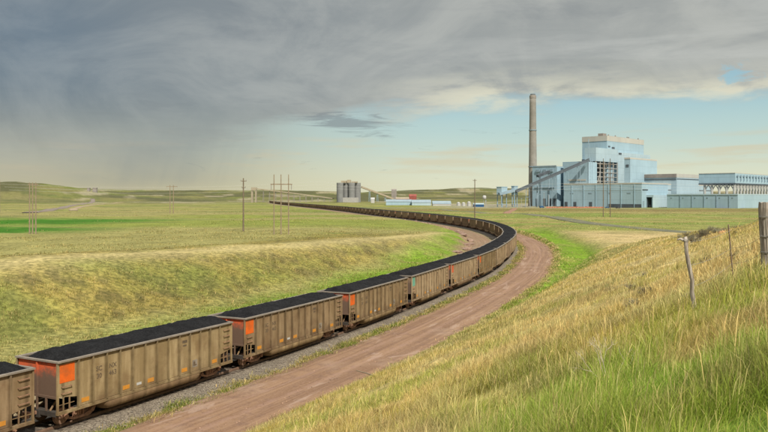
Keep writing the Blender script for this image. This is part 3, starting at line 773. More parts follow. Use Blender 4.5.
GRP = 'coal hopper cars of the long train'
def build_car(number, end_mat, square_mat, detail=2, plates=True, paint='tan_light'):
    root = empty('coal_hopper_car', (0, 0, 0), 'x', 'coal car', 0, GRP)
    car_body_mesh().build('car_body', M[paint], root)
    for e in (-1, 1):
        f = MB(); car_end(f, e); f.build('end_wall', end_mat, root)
    f = MB()                                   # top rail
    for s in (-1, 1):
        a, b2 = sorted((s * 1.47, s * 1.675)); f.box(-HL - 0.02, HL + 0.02, a, b2, 3.63, 3.72)
    for e in (-1, 1):
        a, b2 = sorted((e * (HL - 0.15), e * (HL + 0.04))); f.box(a, b2, -1.468, 1.468, 3.636, 3.725)
    f.build('top_rail', M['rim'], root)
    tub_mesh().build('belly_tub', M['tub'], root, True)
    c = coal_mesh(number % 97); c.parent = root
    f = MB()                                   # underframe and slope sheets
    f.box(-HL - 0.05, HL + 0.05, -0.26, 0.26, 0.55, 0.93)
    for e in (-1, 1):
        f.box(min(e * (HL - 0.3), e * (HL - 0.01)), max(e * (HL - 0.3), e * (HL - 0.01)), -1.465, 1.465, 0.70, 0.95)
        f.box(min(e * 5.2, e * 5.9), max(e * 5.2, e * 5.9), -1.3, 1.3, 0.74, 0.93)
        f.beam((e * (HL - 0.16), 0, 1.85), (e * 4.6, 0, 0.98), 2.9, 0.04)
    f.build('underframe', M['under'], root)
    f = MB()                                   # corner framing in the open ends
    for s in (-1, 1):
        for e in (-1, 1):
            f.beam((e * (HL - 0.45), s * 1.52, 0.957), (e * (HL - 0.45), s * 1.52, 1.74), 0.06)
            f.beam((e * (HL - 0.85), s * 1.52, 0.957), (e * (HL - 0.85), s * 1.52, 1.66), 0.06)
            f.beam((e * (HL - 0.12), s * 0.9, 0.96), (e * (HL - 0.9), s * 0.9, 1.9), 0.07)
            f.beam((e * (HL - 0.1), s * 1.49, 1.3), (e * (HL - 1.2), s * 1.49, 1.3), 0.03)
    f.build_each('corner_brace', M['tub'], root)
    for s in (-1, 1):
        for e in (-1, 1):
            f = MB()
            for k in range(4 if e > 0 else 2):
                z = (1.98 + k * 0.42) if e > 0 else (1.93 + k * 0.36)
                xa, xb = e * (HL - 0.30), e * (HL - 0.92); y = s * 1.64
                f.item()
                f.beam((xa, y, z), (xb, y, z), 0.035)
                f.beam((xa, s * 1.54, z), (xa, y, z), 0.03); f.beam((xb, s * 1.54, z), (xb, y, z), 0.03)
            f.build_each('rung', M['bogie'], root)
    # colour squares: on the rear corner of both flanks
    for s in (-1, 1):
        f = MB(); ya, yb = sorted((s * 1.5405, s * 1.552)); f.box(-HL + 0.19, -HL + 1.17, ya, yb, 2.50, 3.50)
        if square_mat: f.build('colour_square', square_mat, root)
    if plates:
        for s in (-1, 1):
            for bay in (0, 3, 5, 8, 11):
                x0 = RIBX[bay]; f = MB(); ya, yb = sorted((s * 1.5405, s * 1.553))
                f.box(x0 + 0.26, x0 + 0.78, ya, yb, 1.13, 1.37); f.build('reflective_plate', M['amber'], root)
            x0 = RIBX[4]; f = MB(); ya, yb = sorted((s * 1.5405, s * 1.553))
            f.box(x0 + 0.36, x0 + 0.74, ya, yb, 1.17, 1.32); f.build('white_plate', M['white'], root)
            x0 = RIBX[9]; f = MB(); f.box(x0 + 0.30, x0 + 0.78, ya, yb, 1.25, 1.73)
            pl = f.build('marking_board', M['rim'], root)
            f = MB(); ya, yb = sorted((s * 1.5535, s * 1.560))
            f.box(x0 + 0.38, x0 + 0.56, ya, yb, 1.34, 1.62); f.box(x0 + 0.56, x0 + 0.70, ya, yb, 1.34, 1.44)
            f.build('board_mark', M['letter'], pl)
            x0 = RIBX[8]; f = MB(); ya, yb = sorted((s * 1.5405, s * 1.546))
            f.box(x0 + 0.34, x0 + 0.80, ya, yb, 3.02, 3.20); f.box(x0 + 0.40, x0 + 0.74, ya, yb, 2.80, 2.90)
            f.build('stencil_block', M['letter'], root)
    if detail >= 2:
        for s in (-1, 1):
            for tx, bay, z in (('SC', 1, 2.78), ('NX', 2, 2.78), ('30', 1, 2.36), ('463', 2, 2.36)):
                t = text_mesh(tx, 0.38, M['letter'], 'lettering')
                bay_ = bay if s < 0 else 11 - bay
                x = (RIBX[bay_] + RIBX[bay_ + 1]) / 2
                t.rotation_euler = (math.pi / 2, 0, 0 if s < 0 else math.pi); t.location = (x, s * 1.547, z); t.parent = root
    for e in (-1, 1):                          # trucks
        f = MB()
        for s in (-1, 1):
            y = s * 1.08
            f.beam((e * 5.55 - 1.15, y, 0.50), (e * 5.55 - 0.45, y, 0.80), 0.14, 0.16)
            f.beam((e * 5.55 + 1.15, y, 0.50), (e * 5.55 + 0.45, y, 0.80), 0.14, 0.16)
            f.beam((e * 5.55 - 0.47, y, 0.79), (e * 5.55 + 0.47, y, 0.79), 0.15, 0.15)
            f.beam((e * 5.55 - 1.0, y, 0.44), (e * 5.55 - 0.36, y, 0.24), 0.12, 0.12)
            f.beam((e * 5.55 + 1.0, y, 0.44), (e * 5.55 + 0.36, y, 0.24), 0.12, 0.12)
            f.beam((e * 5.55 - 0.40, y, 0.235), (e * 5.55 + 0.40, y, 0.235), 0.16, 0.14)
            for q in (-0.30, 0.30): f.beam((e * 5.55 + q, y, 0.24), (e * 5.55 + q, y, 0.78), 0.09, 0.12)
            for q in (-0.14, 0, 0.14): f.tube([(e * 5.55 + q, y, 0.31), (e * 5.55 + q, y, 0.68)], 0.06, 8)
            for q in (-0.89, 0.89): f.tube([(e * 5.55 + q, y - s * 0.05, 0.46), (e * 5.55 + q, y + s * 0.16, 0.46)], 0.13, 10)
        f.beam((e * 5.55, -1.05, 0.52), (e * 5.55, 1.05, 0.52), 0.4, 0.3)
        tr = f.build('truck', M['bogie'], root)
        for q in (-0.89, 0.89):
            f = MB()
            for s in (-1, 1):
                f.tube([(e * 5.55 + q, s * 0.69, 0.46), (e * 5.55 + q, s * 0.72, 0.46), (e * 5.55 + q, s * 0.725, 0.46), (e * 5.55 + q, s * 0.83, 0.46)], [0.49, 0.49, 0.458, 0.452], 24)
            f.tube([(e * 5.55 + q, -0.7, 0.46), (e * 5.55 + q, 0.7, 0.46)], 0.08, 8)
            f.build('wheelset', M['wheel'], tr)
        f = MB()
        f.beam((e * (HL + 0.04), 0, 0.80), (e * (HL + 0.80), 0, 0.80), 0.16, 0.18)
        f.box(min(e * (HL + 0.72), e * (HL + 0.845)), max(e * (HL + 0.72), e * (HL + 0.845)), -0.16, 0.16, 0.62, 0.98)
        f.build('coupler', M['bogie'], root)
        f = MB(); f.tube([(e * (HL - 0.05), 0.35, 0.75), (e * (HL + 0.15), 0.33, 0.5), (e * (HL + 0.80), 0.22, 0.42)], 0.03, 6)
        f.build('air_hose', M['under'], root)
    return root
def place(root, k):
    """k = 0 is the first whole car; its near end is at arc LA"""
    La = LA - 0.60 + k * PITCH; pa = tpos(La); pb = tpos(La + 2 * HL)
    root.location = ((pa[0] + pb[0]) / 2, (pa[1] + pb[1]) / 2, 0)
    root.rotation_euler.z = math.atan2(pb[1] - pa[1], pb[0] - pa[0])
    root.scale.y = 1.06
p_or = build_car(3, M['end'], M['orange'], paint='tan')
p_tan = build_car(31, M['end_tan'], None, 1)
p_teal = build_car(12, M['end_tan'], M['teal'], 1, True)
p_red = build_car(8, M['end'], M['rust_red'], 1)
NC = int((LEND - LA - 10) // PITCH)
rr_ = random.Random(5)
ORD = 'second third fourth fifth sixth seventh eighth ninth tenth eleventh twelfth thirteenth fourteenth fifteenth sixteenth seventeenth eighteenth nineteenth twentieth'.split()
LBL = {-1: 'dusty tan coal hopper car cut off by the left frame edge',
       0: 'first whole coal hopper car, orange square and faded lettering, nearest the bottom left corner',
       1: 'second whole coal hopper car with orange square, directly beyond the one nearest the camera',
       2: 'third whole coal hopper car, orange square, just before the teal cornered car',
       3: 'coal hopper car with a faded teal corner square, the only teal one',
       4: 'coal hopper car with a rusty red corner square, directly beyond the teal cornered car',
       5: 'coal hopper car with an orange corner square, second beyond the teal cornered car'}
for k_ in range(6, 22): LBL[k_] = 'brown coal hopper car, %s beyond the teal cornered car' % ORD[k_ - 5]
used = {}
FIRST = {}
coals = {}
for k in range(-1, NC):
    kind = p_or if k in (-1, 0, 1, 2, 5) else p_teal if k == 3 else p_red if k == 4 else p_tan
    if k > 10 and rr_.random() < 0.12: kind = p_red
    if k <= 26:
        r = kind if id(kind) not in used else copy_tree(kind)
        used[id(kind)] = 1
    else:                                     # too far for plates, ladders and trucks to show
        r = kind.copy(); COL.objects.link(r)
        for ch in kind.children:
            if ch.name.split('.')[0] in ('car_body', 'end_wall', 'top_rail', 'belly_tub', 'coal_load', 'underframe') or (k < 45 and ch.name.startswith('truck')):
                c = ch.copy(); COL.objects.link(c); c.parent = r
    for ch in r.children:                     # every load is heaped a little differently
        if ch.name.startswith('coal_load'):
            v = k % 9
            if v not in coals:
                t_ = coal_mesh(40 + v * 7) ; coals[v] = t_.data; bpy.data.objects.remove(t_)
            ch.data = coals[v]; ch.scale.z = 1.0
    place(r, k)
    if k in LBL: r['label'] = LBL[k]
    elif k < 40: r['label'] = 'small brown coal hopper car in the curve of the train past the bend'
    else: r['label'] = 'tiny brown coal hopper car in the far straight tail of the train'
    r['group'] = GRP if k < 40 else 'distant tail cars of the train'

# ================================================================== POWER PLANT
def P(px, D): return ((px - 384) / F * D, D)
def zpx(py, D): return EYE - (py - HY) * D / F
U = np.array([-0.72, 0.694]); V_ = np.array([0.694, 0.72])       # plan directions of the two visible faces
def solve(c, d, px):
    k = (px - 384) / F       # (cx + t dx) = k (cy + t dy)
    return (k * c[1] - c[0]) / (d[0] - k * d[1])
def foot(xl, xc, xr, D, la=None, lb=None):
    c = np.array(P(xc, D)); a = la if la else solve(c, U, xl); b2 = lb if lb else solve(c, V_, xr)
    pa = c + U * a; pb = c + V_ * b2; pd = c + U * a + V_ * b2
    return [tuple(c), tuple(pb), tuple(pd), tuple(pa)], c, a, b2
def block(mb, fp, z0, z1): mb.prism(fp, z0, z1)
def inset(fp, e):
    c = np.mean(np.array(fp), 0); out = []
    for p in fp:
        v = np.array(p) - c; out.append(tuple(c + v * (1 + e / np.linalg.norm(v))))
    return out
def face_strip(mb, c, d, n, t0, t1, z0, z1, proud=0.25):
    """a slab on a facade: along direction d from t0 to t1, standing proud along n"""
    c = np.array(c); d = np.array(d); n = np.array(n)
    q = [c + d * t0 + n * proud, c + d * t1 + n * proud, c + d * t1 - n * 0.1, c + d * t0 - n * 0.1]
    A = [tuple(p) for p in q]
    # ensure ccw
    ar = sum(A[i][0] * A[(i + 1) % 4][1] - A[(i + 1) % 4][0] * A[i][1] for i in range(4))
    if ar < 0: A = A[::-1]
    mb.prism(A, z0, z1)
nU = -V_; nV = np.array([0.72, -0.694])     # outward normals of left-facing / right-facing facades
nV = -U
G0 = -1.6
class Origin:
    pass
def local(mb, org):
    for i, v in enumerate(mb.v): mb.v[i] = (v[0] - org[0], v[1] - org[1], v[2])
def thing_at(org, name, label, cat, group=None): return empty(name, (org[0], org[1], 0), label, cat, 0, group)
def part(name, mat, root, fn, org, smooth=False):
    mb = MB(); fn(mb); local(mb, org); return mb.build(name, mat, root, smooth)
def parts(name, mat, root, fn, org):
    mb = MB(); fn(mb); local(mb, org); mb.build_each(name, mat, root)

# chimney
D = 1065; cx, cy = P(532.8, D); zt = zpx(95.3, D)
root = thing_at((cx, cy), 'smokestack', 'very tall slim tapering concrete smokestack rising left of the plant', 'smokestack')
mb = MB(); n = 14; mb.tube([(0, 0, G0 + (zt - G0) * i / n) for i in range(n + 1)], [6.6 - 2.2 * (i / n) ** 0.8 for i in range(n + 1)], 32)
mb.build('shaft', M['concrete'], root, True)
mb = MB(); mb.tube([(0, 0, zt - 4.5), (0, 0, zt - 0.6)], 4.75, 32); mb.build('cap_band', M['roof_brown'], root)
mb = MB(); mb.tube([(0, 0, zt - 0.4), (0, 0, zt + 1.6)], 3.6, 24); mb.build('flue', M['dark'], root)
mb = MB(); 
for zz in (0.35, 0.68): mb.tube([(0, 0, zt * zz), (0, 0, zt * zz + 1.2)], 6.6 - 2.2 * zz ** 0.8 + 0.7, 24)
mb.build_each('gallery', M['steel_blue'], root)

# boiler house
D = 1050; fp1, c1, la1, lb1 = foot(582.2, 607, 643.7, D); zt1 = zpx(135.5, D)
root = thing_at(c1, 'boiler_house', 'tallest blue boiler house of the power plant with stepped roofs and cream top band', 'building')
part('tall_block', M['blue'], root, lambda m: block(m, fp1, G0, zt1 - 7.5), c1)
part('cream_band', M['cream'], root, lambda m: block(m, inset(fp1, 0.5), zt1 - 7.45, zt1), c1)
def f_(m):
    q, cc_, _, _ = foot(598, 603, 606.5, 1062); m.prism(q, zt1 + 0.01, zt1 + 4.2)
    for t in (0.12, 0.3, 0.62, 0.66, 0.93):
        q = c1 + V_ * lb1 * t + U * 5; m.tube([(q[0], q[1], zt1 - .1), (q[0], q[1], zt1 + 2.5)], 0.9, 8)
parts('roof_vent', M['roof_brown'], root, f_, c1)
D = 1015; c2 = np.array(P(596, D)); b2 = solve(c2, V_, 618); zt2 = zpx(147.4, D)
fp2 = [tuple(c2), tuple(c2 + V_ * b2), tuple(c2 + V_ * b2 + U * 17), tuple(c2 + U * 17)]
z161 = zpx(161, D)
part('front_block', M['blue_pale'], root, lambda m: block(m, fp2, z161, zt2), c1)
c2b = c2 + V_ * (b2 + 0.02); b2b = solve(c2b, V_, 650.2)
fp2b = [tuple(c2b), tuple(c2b + V_ * b2b), tuple(c2b + V_ * b2b + U * 24), tuple(c2b + U * 24)]
part('stepped_block', M['blue_pale'], root, lambda m: block(m, fp2b, G0, zpx(150.2, D)), c1)
part('upper_step', M['blue'], root, lambda m: m.prism([tuple(c2b + V_ * 3 + U * 6), tuple(c2b + V_ * (b2b * .60) + U * 6), tuple(c2b + V_ * (b2b * .60) + U * 22), tuple(c2b + V_ * 3 + U * 22)], zpx(150.2, D) + 0.02, zpx(147.8, D)), c1)
# the open steel frame below the front block
def f_(m):
    z0 = G0 + 28
    bw = b2
    for i in range(6):
        for j in (0.6, 8, 16.0):
            q = c2 + V_ * (bw * i / 5 * 0.97 + 0.6) + U * j
            m.beam((q[0], q[1], z0 - 28), (q[0], q[1], z161 - 0.05), 0.9)
    for zz in np.linspace(z0 + 2, z161 - 3, 6):
        for j in (0.6, 16.0):
            q = c2 + V_ * 0.6 + U * j; r = c2 + V_ * (bw * .97 + .6) + U * j
            m.beam((q[0], q[1], zz), (r[0], r[1], zz), 0.7, 0.9)
        for i in range(6):
            q = c2 + V_ * (bw * i / 5 * 0.97 + 0.6) + U * 0.6; r = q + U * 15.4; m.beam((q[0], q[1], zz), (r[0], r[1], zz), 0.6, 0.7)
    for i in (0, 3):
        q = c2 + V_ * (bw * i / 5 * 0.97 + 0.6); r = c2 + V_ * (bw * (i + 1) / 5 * 0.97 + 0.6)
        m.beam((q[0], q[1], z0 + 2), (r[0], r[1], z0 + 22), 0.5)
part('steel_frame', M['steel_pale'], root, f_, c1)
part('recess_wall', M['dark'], root, lambda m: m.prism([tuple(c2 + V_ * 1 + U * 18), tuple(c2 + V_ * b2 + U * 18), tuple(c2 + V_ * b2 + U * 22), tuple(c2 + V_ * 1 + U * 22)], G0, z161 + 3), c1)
D = 985; fp3, c3, a3, b3 = foot(624.3, 630.2, 657, D); zt3 = zpx(157.4, D)
part('side_block', M['blue'], root, lambda m: block(m, fp3, G0, zt3 - 2.2), c1)
part('side_band', M['cream'], root, lambda m: block(m, inset(fp3, 0.4), zt3 - 2.15, zt3), c1)
def f_(m):
    face_strip(m, c2b, V_, nV, b2b * 0.02, b2b * 0.10, zpx(152.5, 1015), zpx(150.6, 1015), 0.4)
    face_strip(m, fp1[0], V_, nV, 3, 9, zpx(147, 1050), zpx(145.6, 1050), 0.4)
    face_strip(m, fp1[0], V_, nV, 14, 22, zpx(148.5, 1050), zpx(146.4, 1050), 0.5)
    face_strip(m, fp3[0], U, nU, 2, 6, zpx(167, 985), zpx(164.5, 985), 0.4)
parts('louvre', M['dark'], root, f_, c1)

# gas cleaning building on the left
D = 1025
fpA, cA, aA, bA = foot(532.3, 557, 566, D)
root = thing_at(cA, 'filter_house', 'blue block building with ducts left of the boiler house, directly right of the smokestack', 'building')
part('wall', M['blue_dark'], root, lambda m: block(m, fpA, G0, zpx(166.2, D)), cA)
fpB, cB, aB, bB = foot(562.7, 581, 600, 1040)
part('rear_block', M['blue_dark'], root, lambda m: block(m, fpB, G0, zpx(161.4, 1040)), cA)
def f_(m):
    face_strip(m, fpA[0], U, nU, 1, aA - 1, zpx(166.1, D), zpx(165.2, D), 0.6)
    for t in (0.15, 0.42, 0.7):
        face_strip(m, fpA[0], U, nU, aA * t, aA * (t + 0.13), zpx(171.5, D), zpx(169, D), 1.5)
    face_strip(m, fpA[0], U, nU, aA * .1, aA * .9, zpx(187.8, D), zpx(187, D), 1.2)
    face_strip(m, fpA[0], U, nU, aA * .3, aA * .33, G0, zpx(187, D), 1.0)
    face_strip(m, fpA[0], U, nU, aA * .62, aA * .65, G0, zpx(169, D), 1.0)
part('ducting', M['steel_blue'], root, f_, cA)
parts('loading_opening', M['dark'], root, lambda m: [face_strip(m, fpA[0], U, nU, aA * t, aA * (t + 0.10), G0, zpx(198.5, D), 0.35) for t in (0.05, 0.22, 0.45, 0.75)], cA)
# mid wall between the filter house and the frame
D = 1000; fpM, cM, aM, bM = foot(563.5, 588.5, 597, D)
root = thing_at(cM, 'coal_bunker_building', 'blue bunker building where the long coal conveyor gallery ends, left of the open steel frame', 'building')
part('wall', M['blue'], root, lambda m: block(m, fpM, G0, zpx(161.8, D)), cM)
part('cladding_band', M['cream'], root, lambda m: face_strip(m, fpM[0], U, nU, aM * .1, aM * .8, zpx(180.6, D), zpx(179, D), 0.4), cM)
parts('stair_mast', M['steel_blue'], root, lambda m: [m.beam((cM[0] + V_[0] * t, cM[1] + V_[1] * t, G0), (cM[0] + V_[0] * t, cM[1] + V_[1] * t, zpx(139 if t == 0.2 else 158, D)), 0.9) for t in (0.2, 5.0, 9.6)], cM)

# turbine hall (long low)
D = 900; fpT, cT, aT, bT = foot(564, 641.7, 668, D); ztT = zpx(182.6, D)
bT = bT; root = thing_at(cT, 'turbine_hall', 'long low blue hall in front of the boiler house with a cream roof edge', 'building')
part('wall', M['blue'], root, lambda m: block(m, fpT, G0, ztT - 1.6), cT)
part('roof_edge', M['cream'], root, lambda m: block(m, inset(fpT, 0.4), ztT - 1.55, ztT), cT)
part('wall_trim', M['blue_pale'], root, lambda m: [face_strip(m, fpT[0], U, nU, 0.5, aT - 0.5, zpx(y_ + .35, D), zpx(y_ - .35, D), 0.2) for y_ in (189.8,)], cT)
part('plinth', M['dark'], root, lambda m: face_strip(m, fpT[0], U, nU, 0.2, aT * 0.42, G0, zpx(204.2, D), 0.3), cT)
parts('doorway', M['dark'], root, lambda m: [face_strip(m, fpT[0], U, nU, aT * t, aT * t + 4.0, G0, zpx(202.2, D), 0.32) for t in (0.62, 0.83, 0.95)], cT)
parts('end_vent', M['dark'], root, lambda m: [face_strip(m, fpT[0], V_, nV, t, t + 7, zpx(190.2, D), zpx(189.2, D), 0.5) for t in (2, 9.5)], cT)
part('blue_door', M['steel_blue'], root, lambda m: face_strip(m, fpT[0], V_, nV, 2.5, 6.5, G0, zpx(201, D), 0.4), cT)

# low loading annex with columns
D = 905; cL = np.array(P(644, D)); bL = solve(cL, V_, 700)
fpL = [tuple(cL + U * -9 + V_ * 6), tuple(cL + V_ * bL + U * -9), tuple(cL + V_ * bL + U * 0), tuple(cL + V_ * 6)]
root = thing_at(cL, 'loading_annex', 'low pale annex with dark open bays between columns, right of the long low hall', 'building')
part('canopy', M['blue_pale'], root, lambda m: m.prism(fpL, zpx(197.2, D), zpx(195.0, D)), cL)
parts('column', M['blue_pale'], root, lambda m: [m.beam((*(cL + U * -8.4 + V_ * t), G0), (*(cL + U * -8.4 + V_ * t), zpx(197.3, D)), 3.4) for t in np.arange(8, bL, 6.2)], cL)
part('dark_bays', M['dark'], root, lambda m: m.prism([tuple(cL + U * -1.2 + V_ * 7), tuple(cL + U * -1.2 + V_ * (bL - .5)), tuple(cL + U * -.6 + V_ * (bL - .5)), tuple(cL + U * -.6 + V_ * 7)], G0, zpx(197.6, D)), cL)

# second hall: brown roof band, pale right end
D = 985; fpS, cS, aS, bS = foot(634.5, 676.7, 699, D); ztS = zpx(173.6, D)
root = thing_at(cS, 'machine_hall', 'blue hall with brown roof band and pale cream topped end, behind the long low hall', 'building')
part('wall', M['blue_pale'], root, lambda m: block(m, fpS, G0, ztS - 5.0), cS)
part('roof_band', M['cream'], root, lambda m: m.prism(inset(fpS, 0.3), ztS - 4.95, ztS), cS)
part('brown_fascia', M['roof_brown'], root, lambda m: face_strip(m, fpS[0], U, nU, 0.2, aS - 0.2, ztS - 5.0, ztS - 0.4, 0.9), cS)
part('trim', M['dark'], root, lambda m: [face_strip(m, fpS[0], V_, nV, 0.5, bS - 0.5, zpx(y_ + .5, D), zpx(y_ - .1, D), 0.5) for y_ in (178.6,)] + [face_strip(m, fpS[0], U, nU, 0.5, aS - 0.5, zpx(179.6, D), zpx(178.8, D), 0.6)], cS)
# step roofs in front of it
D = 930; cW = np.array(P(643, D)); bW = solve(cW, V_, 713)
root = thing_at(cW, 'workshop_building', 'pale blue workshop with flat cream roof line, in front of the brown banded hall', 'building')
fpW = [tuple(cW + V_ * 28), tuple(cW + V_ * bW), tuple(cW + V_ * bW + U * 26), tuple(cW + V_ * 28 + U * 26)]
part('wall', M['blue_pale'], root, lambda m: block(m, fpW, G0, zpx(184.4, D)), cW)
part('roof_edge', M['cream'], root, lambda m: block(m, inset(fpW, 0.4), zpx(184.35, D), zpx(182.9, D)), cW)
part('window_band', M['dark'], root, lambda m: face_strip(m, fpW[0], V_, nV, 2, bW - 34, zpx(190, D), zpx(189.2, D), 0.3), cW)

# air cooled condenser: wind wall on trestles, right
D = 880; fpC, cC, aC, bC = foot(698.8, 735.2, 830, D); zC1 = zpx(172.6, D); zC0 = zpx(183.0, D); zCb = zpx(193.6, D)
root = thing_at(cC, 'cooling_condenser', 'long raised blue cooling structure on pale braced legs at the right edge', 'cooling structure')
part('wind_wall', M['blue'], root, lambda m: block(m, fpC, zC0, zC1 - 0.8), cC)
part('roof_edge', M['cream'], root, lambda m: block(m, inset(fpC, 0.4), zC1 - 0.75, zC1), cC)
part('fan_deck', M['dark'], root, lambda m: block(m, inset(fpC, 0.9), zC0 - 1.6, zC0 - 0.05), cC)
parts('bracket', M['steel_blue'], root, lambda m: [face_strip(m, fpC[0], V_, nV, t, t + 1.2, zC0 + 2.5, zC1 - 2.5, 1.1) for t in np.arange(6, bC, 11)] + [face_strip(m, fpC[0], V_, nV, t - 2, t + 3, zC1 - 4.5, zC1 - 3.3, 1.3) for t in np.arange(6, bC, 11)], cC)
def f_(m):
    for j in (1.5,):
        for t in np.arange(1.5, bC, 11.0):
            q = cC + V_ * t + U * j; m.beam((*q, G0), (*q, zC0 - 1.7), 2.0)
    for j in np.arange(1.5, aC, 8.6):
        for t in (1.5,):
            q = cC + V_ * t + U * j; m.beam((*q, G0), (*q, zC0 - 1.7), 2.2)
parts('leg', M['steel_pale'], root, f_, cC)
def f_(m):
    for t in np.arange(1.5, bC - 11, 11.0):
        q = cC + V_ * t + U * 1.4; r = cC + V_ * (t + 5.5) + U * 1.4; s_ = cC + V_ * (t + 11) + U * 1.4
        m.beam((*q, zC0 - 10), (*r, zC0 - 1.8), 0.9); m.beam((*s_, zC0 - 10), (*r, zC0 - 1.8), 0.9)
    for j in np.arange(1.5, aC - 8, 8.6):
        q = cC + U * j + V_ * 1.4; r = cC + U * (j + 4.3) + V_ * 1.4; s_ = cC + U * (j + 8.6) + V_ * 1.4
        m.beam((*q, zC0 - 9), (*r, zC0 - 1.8), 1.0); m.beam((*s_, zC0 - 9), (*r, zC0 - 1.8), 1.0)
parts('brace', M['steel_pale'], root, f_, cC)
# low hall under / in front of it
D = 840; fpQ, cQ, aQ, bQ = foot(667, 737.8, 835, D)
root = thing_at(cQ, 'warehouse', 'long low blue warehouse in front of the raised cooling structure, paler on its right side', 'building')
part('wall', M['blue'], root, lambda m: block(m, fpQ, G0, zpx(195.1, D)), cQ)
part('roof_edge', M['blue_pale'], root, lambda m: block(m, inset(fpQ, 0.5), zpx(195.05, D), zpx(193.9, D)), cQ)
parts('wall_vent', M['steel_blue'], root, lambda m: [face_strip(m, fpQ[0], U, nU, t, t + 1.5, zpx(198.2, D), zpx(197.2, D), 0.3) for t in np.arange(5, aQ, 14)], cQ)

# coal conveyor up to the bunker building
def truss(mb, A, B, w, h, n=10, th=0.5, legs=0, gz=G0, legw=0.8):
    A = Vector(A); B = Vector(B); d = (B - A); side = Vector((d.y, -d.x, 0)).normalized() * w / 2
    mb.beam(A, B, w, h)
    if legs:
        for i in range(1, legs + 1):
            p = A + d * (i / (legs + 0.6))
            for s in (-1, 1):
                q = p + side * s; f0 = Vector((q.x, q.y, gz)) + side * s * 0.6
                mb.beam(q - Vector((0, 0, h / 2)), f0, legw)
            mb.beam(p + side * -1.3 + Vector((0, 0, -(p.z - gz) / 2)), p + side * 1.3 + Vector((0, 0, -(p.z - gz) / 2)), legw * .7)
A = (*P(516, 985), zpx(191.5, 985)); B = (*P(588.8, 995), zpx(160.0, 995)); org = P(516, 985)
root = thing_at(org, 'conveyor_gallery', 'long sloping enclosed conveyor gallery climbing from small tower up to the bunker building', 'conveyor')
M['conv'] = plain('dark_gallery_cladding', (0.085, 0.105, 0.125), 0.7, 0.2, 0.1)
mb = MB(); mb.beam(A, B, 4.4, 3.4); local(mb, org); mb.build('gallery', M['conv'], root)
mb = MB(); mb.beam((A[0], A[1], A[2] + 2.0), (B[0], B[1], B[2] + 2.0), 4.9, 0.5); local(mb, org); mb.build('gallery_roof', M['conv'], root)
def f_(m):
    for t in (0.16, 0.33, 0.52, 0.70, 0.86):
        p = Vector(A).lerp(Vector(B), t)
        for s in (-2.4, 2.4):
            m.beam((p.x + s * 1.5, p.y, G0), (p.x + s * .7, p.y, p.z - 2), 0.5)
        m.beam((p.x - 3, p.y, (p.z + G0) / 2), (p.x + 3, p.y, (p.z + G0) / 2), 0.5)
parts('trestle_leg', M['steel_blue'], root, f_, org)
A2 = (*P(499, 975), zpx(194, 975)); B2 = (*P(514, 985), zpx(190.5, 985)); org = P(507, 980)
root = thing_at(org, 'short_conveyor', 'short covered conveyor bridge between the two small transfer towers', 'conveyor')
mb = MB(); mb.beam(A2, B2, 4.5, 3.6); local(mb, org); mb.build('gallery', M['steel_blue'], root)
A2 = (*P(537.5, 1000), zpx(176.3, 1000)); B2 = (*P(549, 1012), zpx(171.6, 1012)); org = P(543, 1005)
root = thing_at(org, 'inclined_duct', 'short sloping dark duct on the front of the filter house, above the main conveyor', 'duct')
mb = MB(); mb.beam(A2, B2, 4.5, 3.4); local(mb, org); mb.build('duct', M['dark'], root)
mb = MB(); mb.beam((A2[0], A2[1], A2[2] - 1), (A2[0] - 1, A2[1], G0), 1.2); mb.beam((B2[0], B2[1], B2[2] - 1), (B2[0], B2[1], G0), 1.2); local(mb, org); mb.build_each('support', M['steel_blue'], root)
for (xl, xc, xr, D, yt, ym, lb) in ((496.6, 501.5, 507.3, 975, 187.2, 194.3, 'small blue transfer tower on open legs, the left one of two at the conveyor foot'),
                                    (511.4, 514.3, 517.8, 985, 186.4, 194.8, 'small blue transfer tower on open legs, nearer the smokestack of the two')):
    fp, c, a_, b2 = foot(xl, xc, xr, D); root = thing_at(c, 'transfer_tower', lb, 'tower', 'transfer towers at the conveyor foot')
    part('tower_house', M['blue'], root, lambda m: block(m, fp, zpx(ym, D), zpx(yt, D)), c)
    part('tower_roof', M['blue_dark'], root, lambda m: block(m, inset(fp, 0.6), zpx(yt, D) + 0.02, zpx(yt, D) + 0.8), c)
    parts('leg', M['steel_blue'], root, lambda m: [m.beam((q[0], q[1], G0), (q[0], q[1], zpx(ym, D) - .02), 1.1) for q in inset(fp, -1.2)] +
         [m.beam((fp[i][0], fp[i][1], G0 + 4.5), (fp[(i + 1) % 4][0], fp[(i + 1) % 4][1], G0 + 4.5), 0.6) for i in range(4)], c)
# thin vent masts at the plant foot
for i, px_ in enumerate((486.0, 521.5, 526.0, 529.5, 544.0, 548.5)):
    D = 960 + i * 6; x_, y_ = P(px_, D); hh = (9, 12, 10, 11, 20, 17)[i]
    lb = ['short grey mast left of the transfer towers', 'thin mast between the transfer tower and smokestack, leftmost of three', 'thin mast between transfer tower and smokestack, middle of three',
          'thin mast directly before the smokestack foot', 'taller thin mast in front of the filter house, left of a pair', 'thin mast in front of the filter house, right of a pair'][i]
    r = thing_at((x_, y_), 'light_mast', lb, 'mast', 'light masts before the plant')
    mb = MB(); mb.tube([(0, 0, G0), (0, 0, G0 + hh)], [0.35, 0.2], 8); mb.build('pole', M['steel_pale'], r)
    mb = MB(); mb.box(-0.9, 0.9, -0.2, 0.2, G0 + hh + 0.01, G0 + hh + 0.5); mb.build('lamp_head', M['steel_blue'], r)

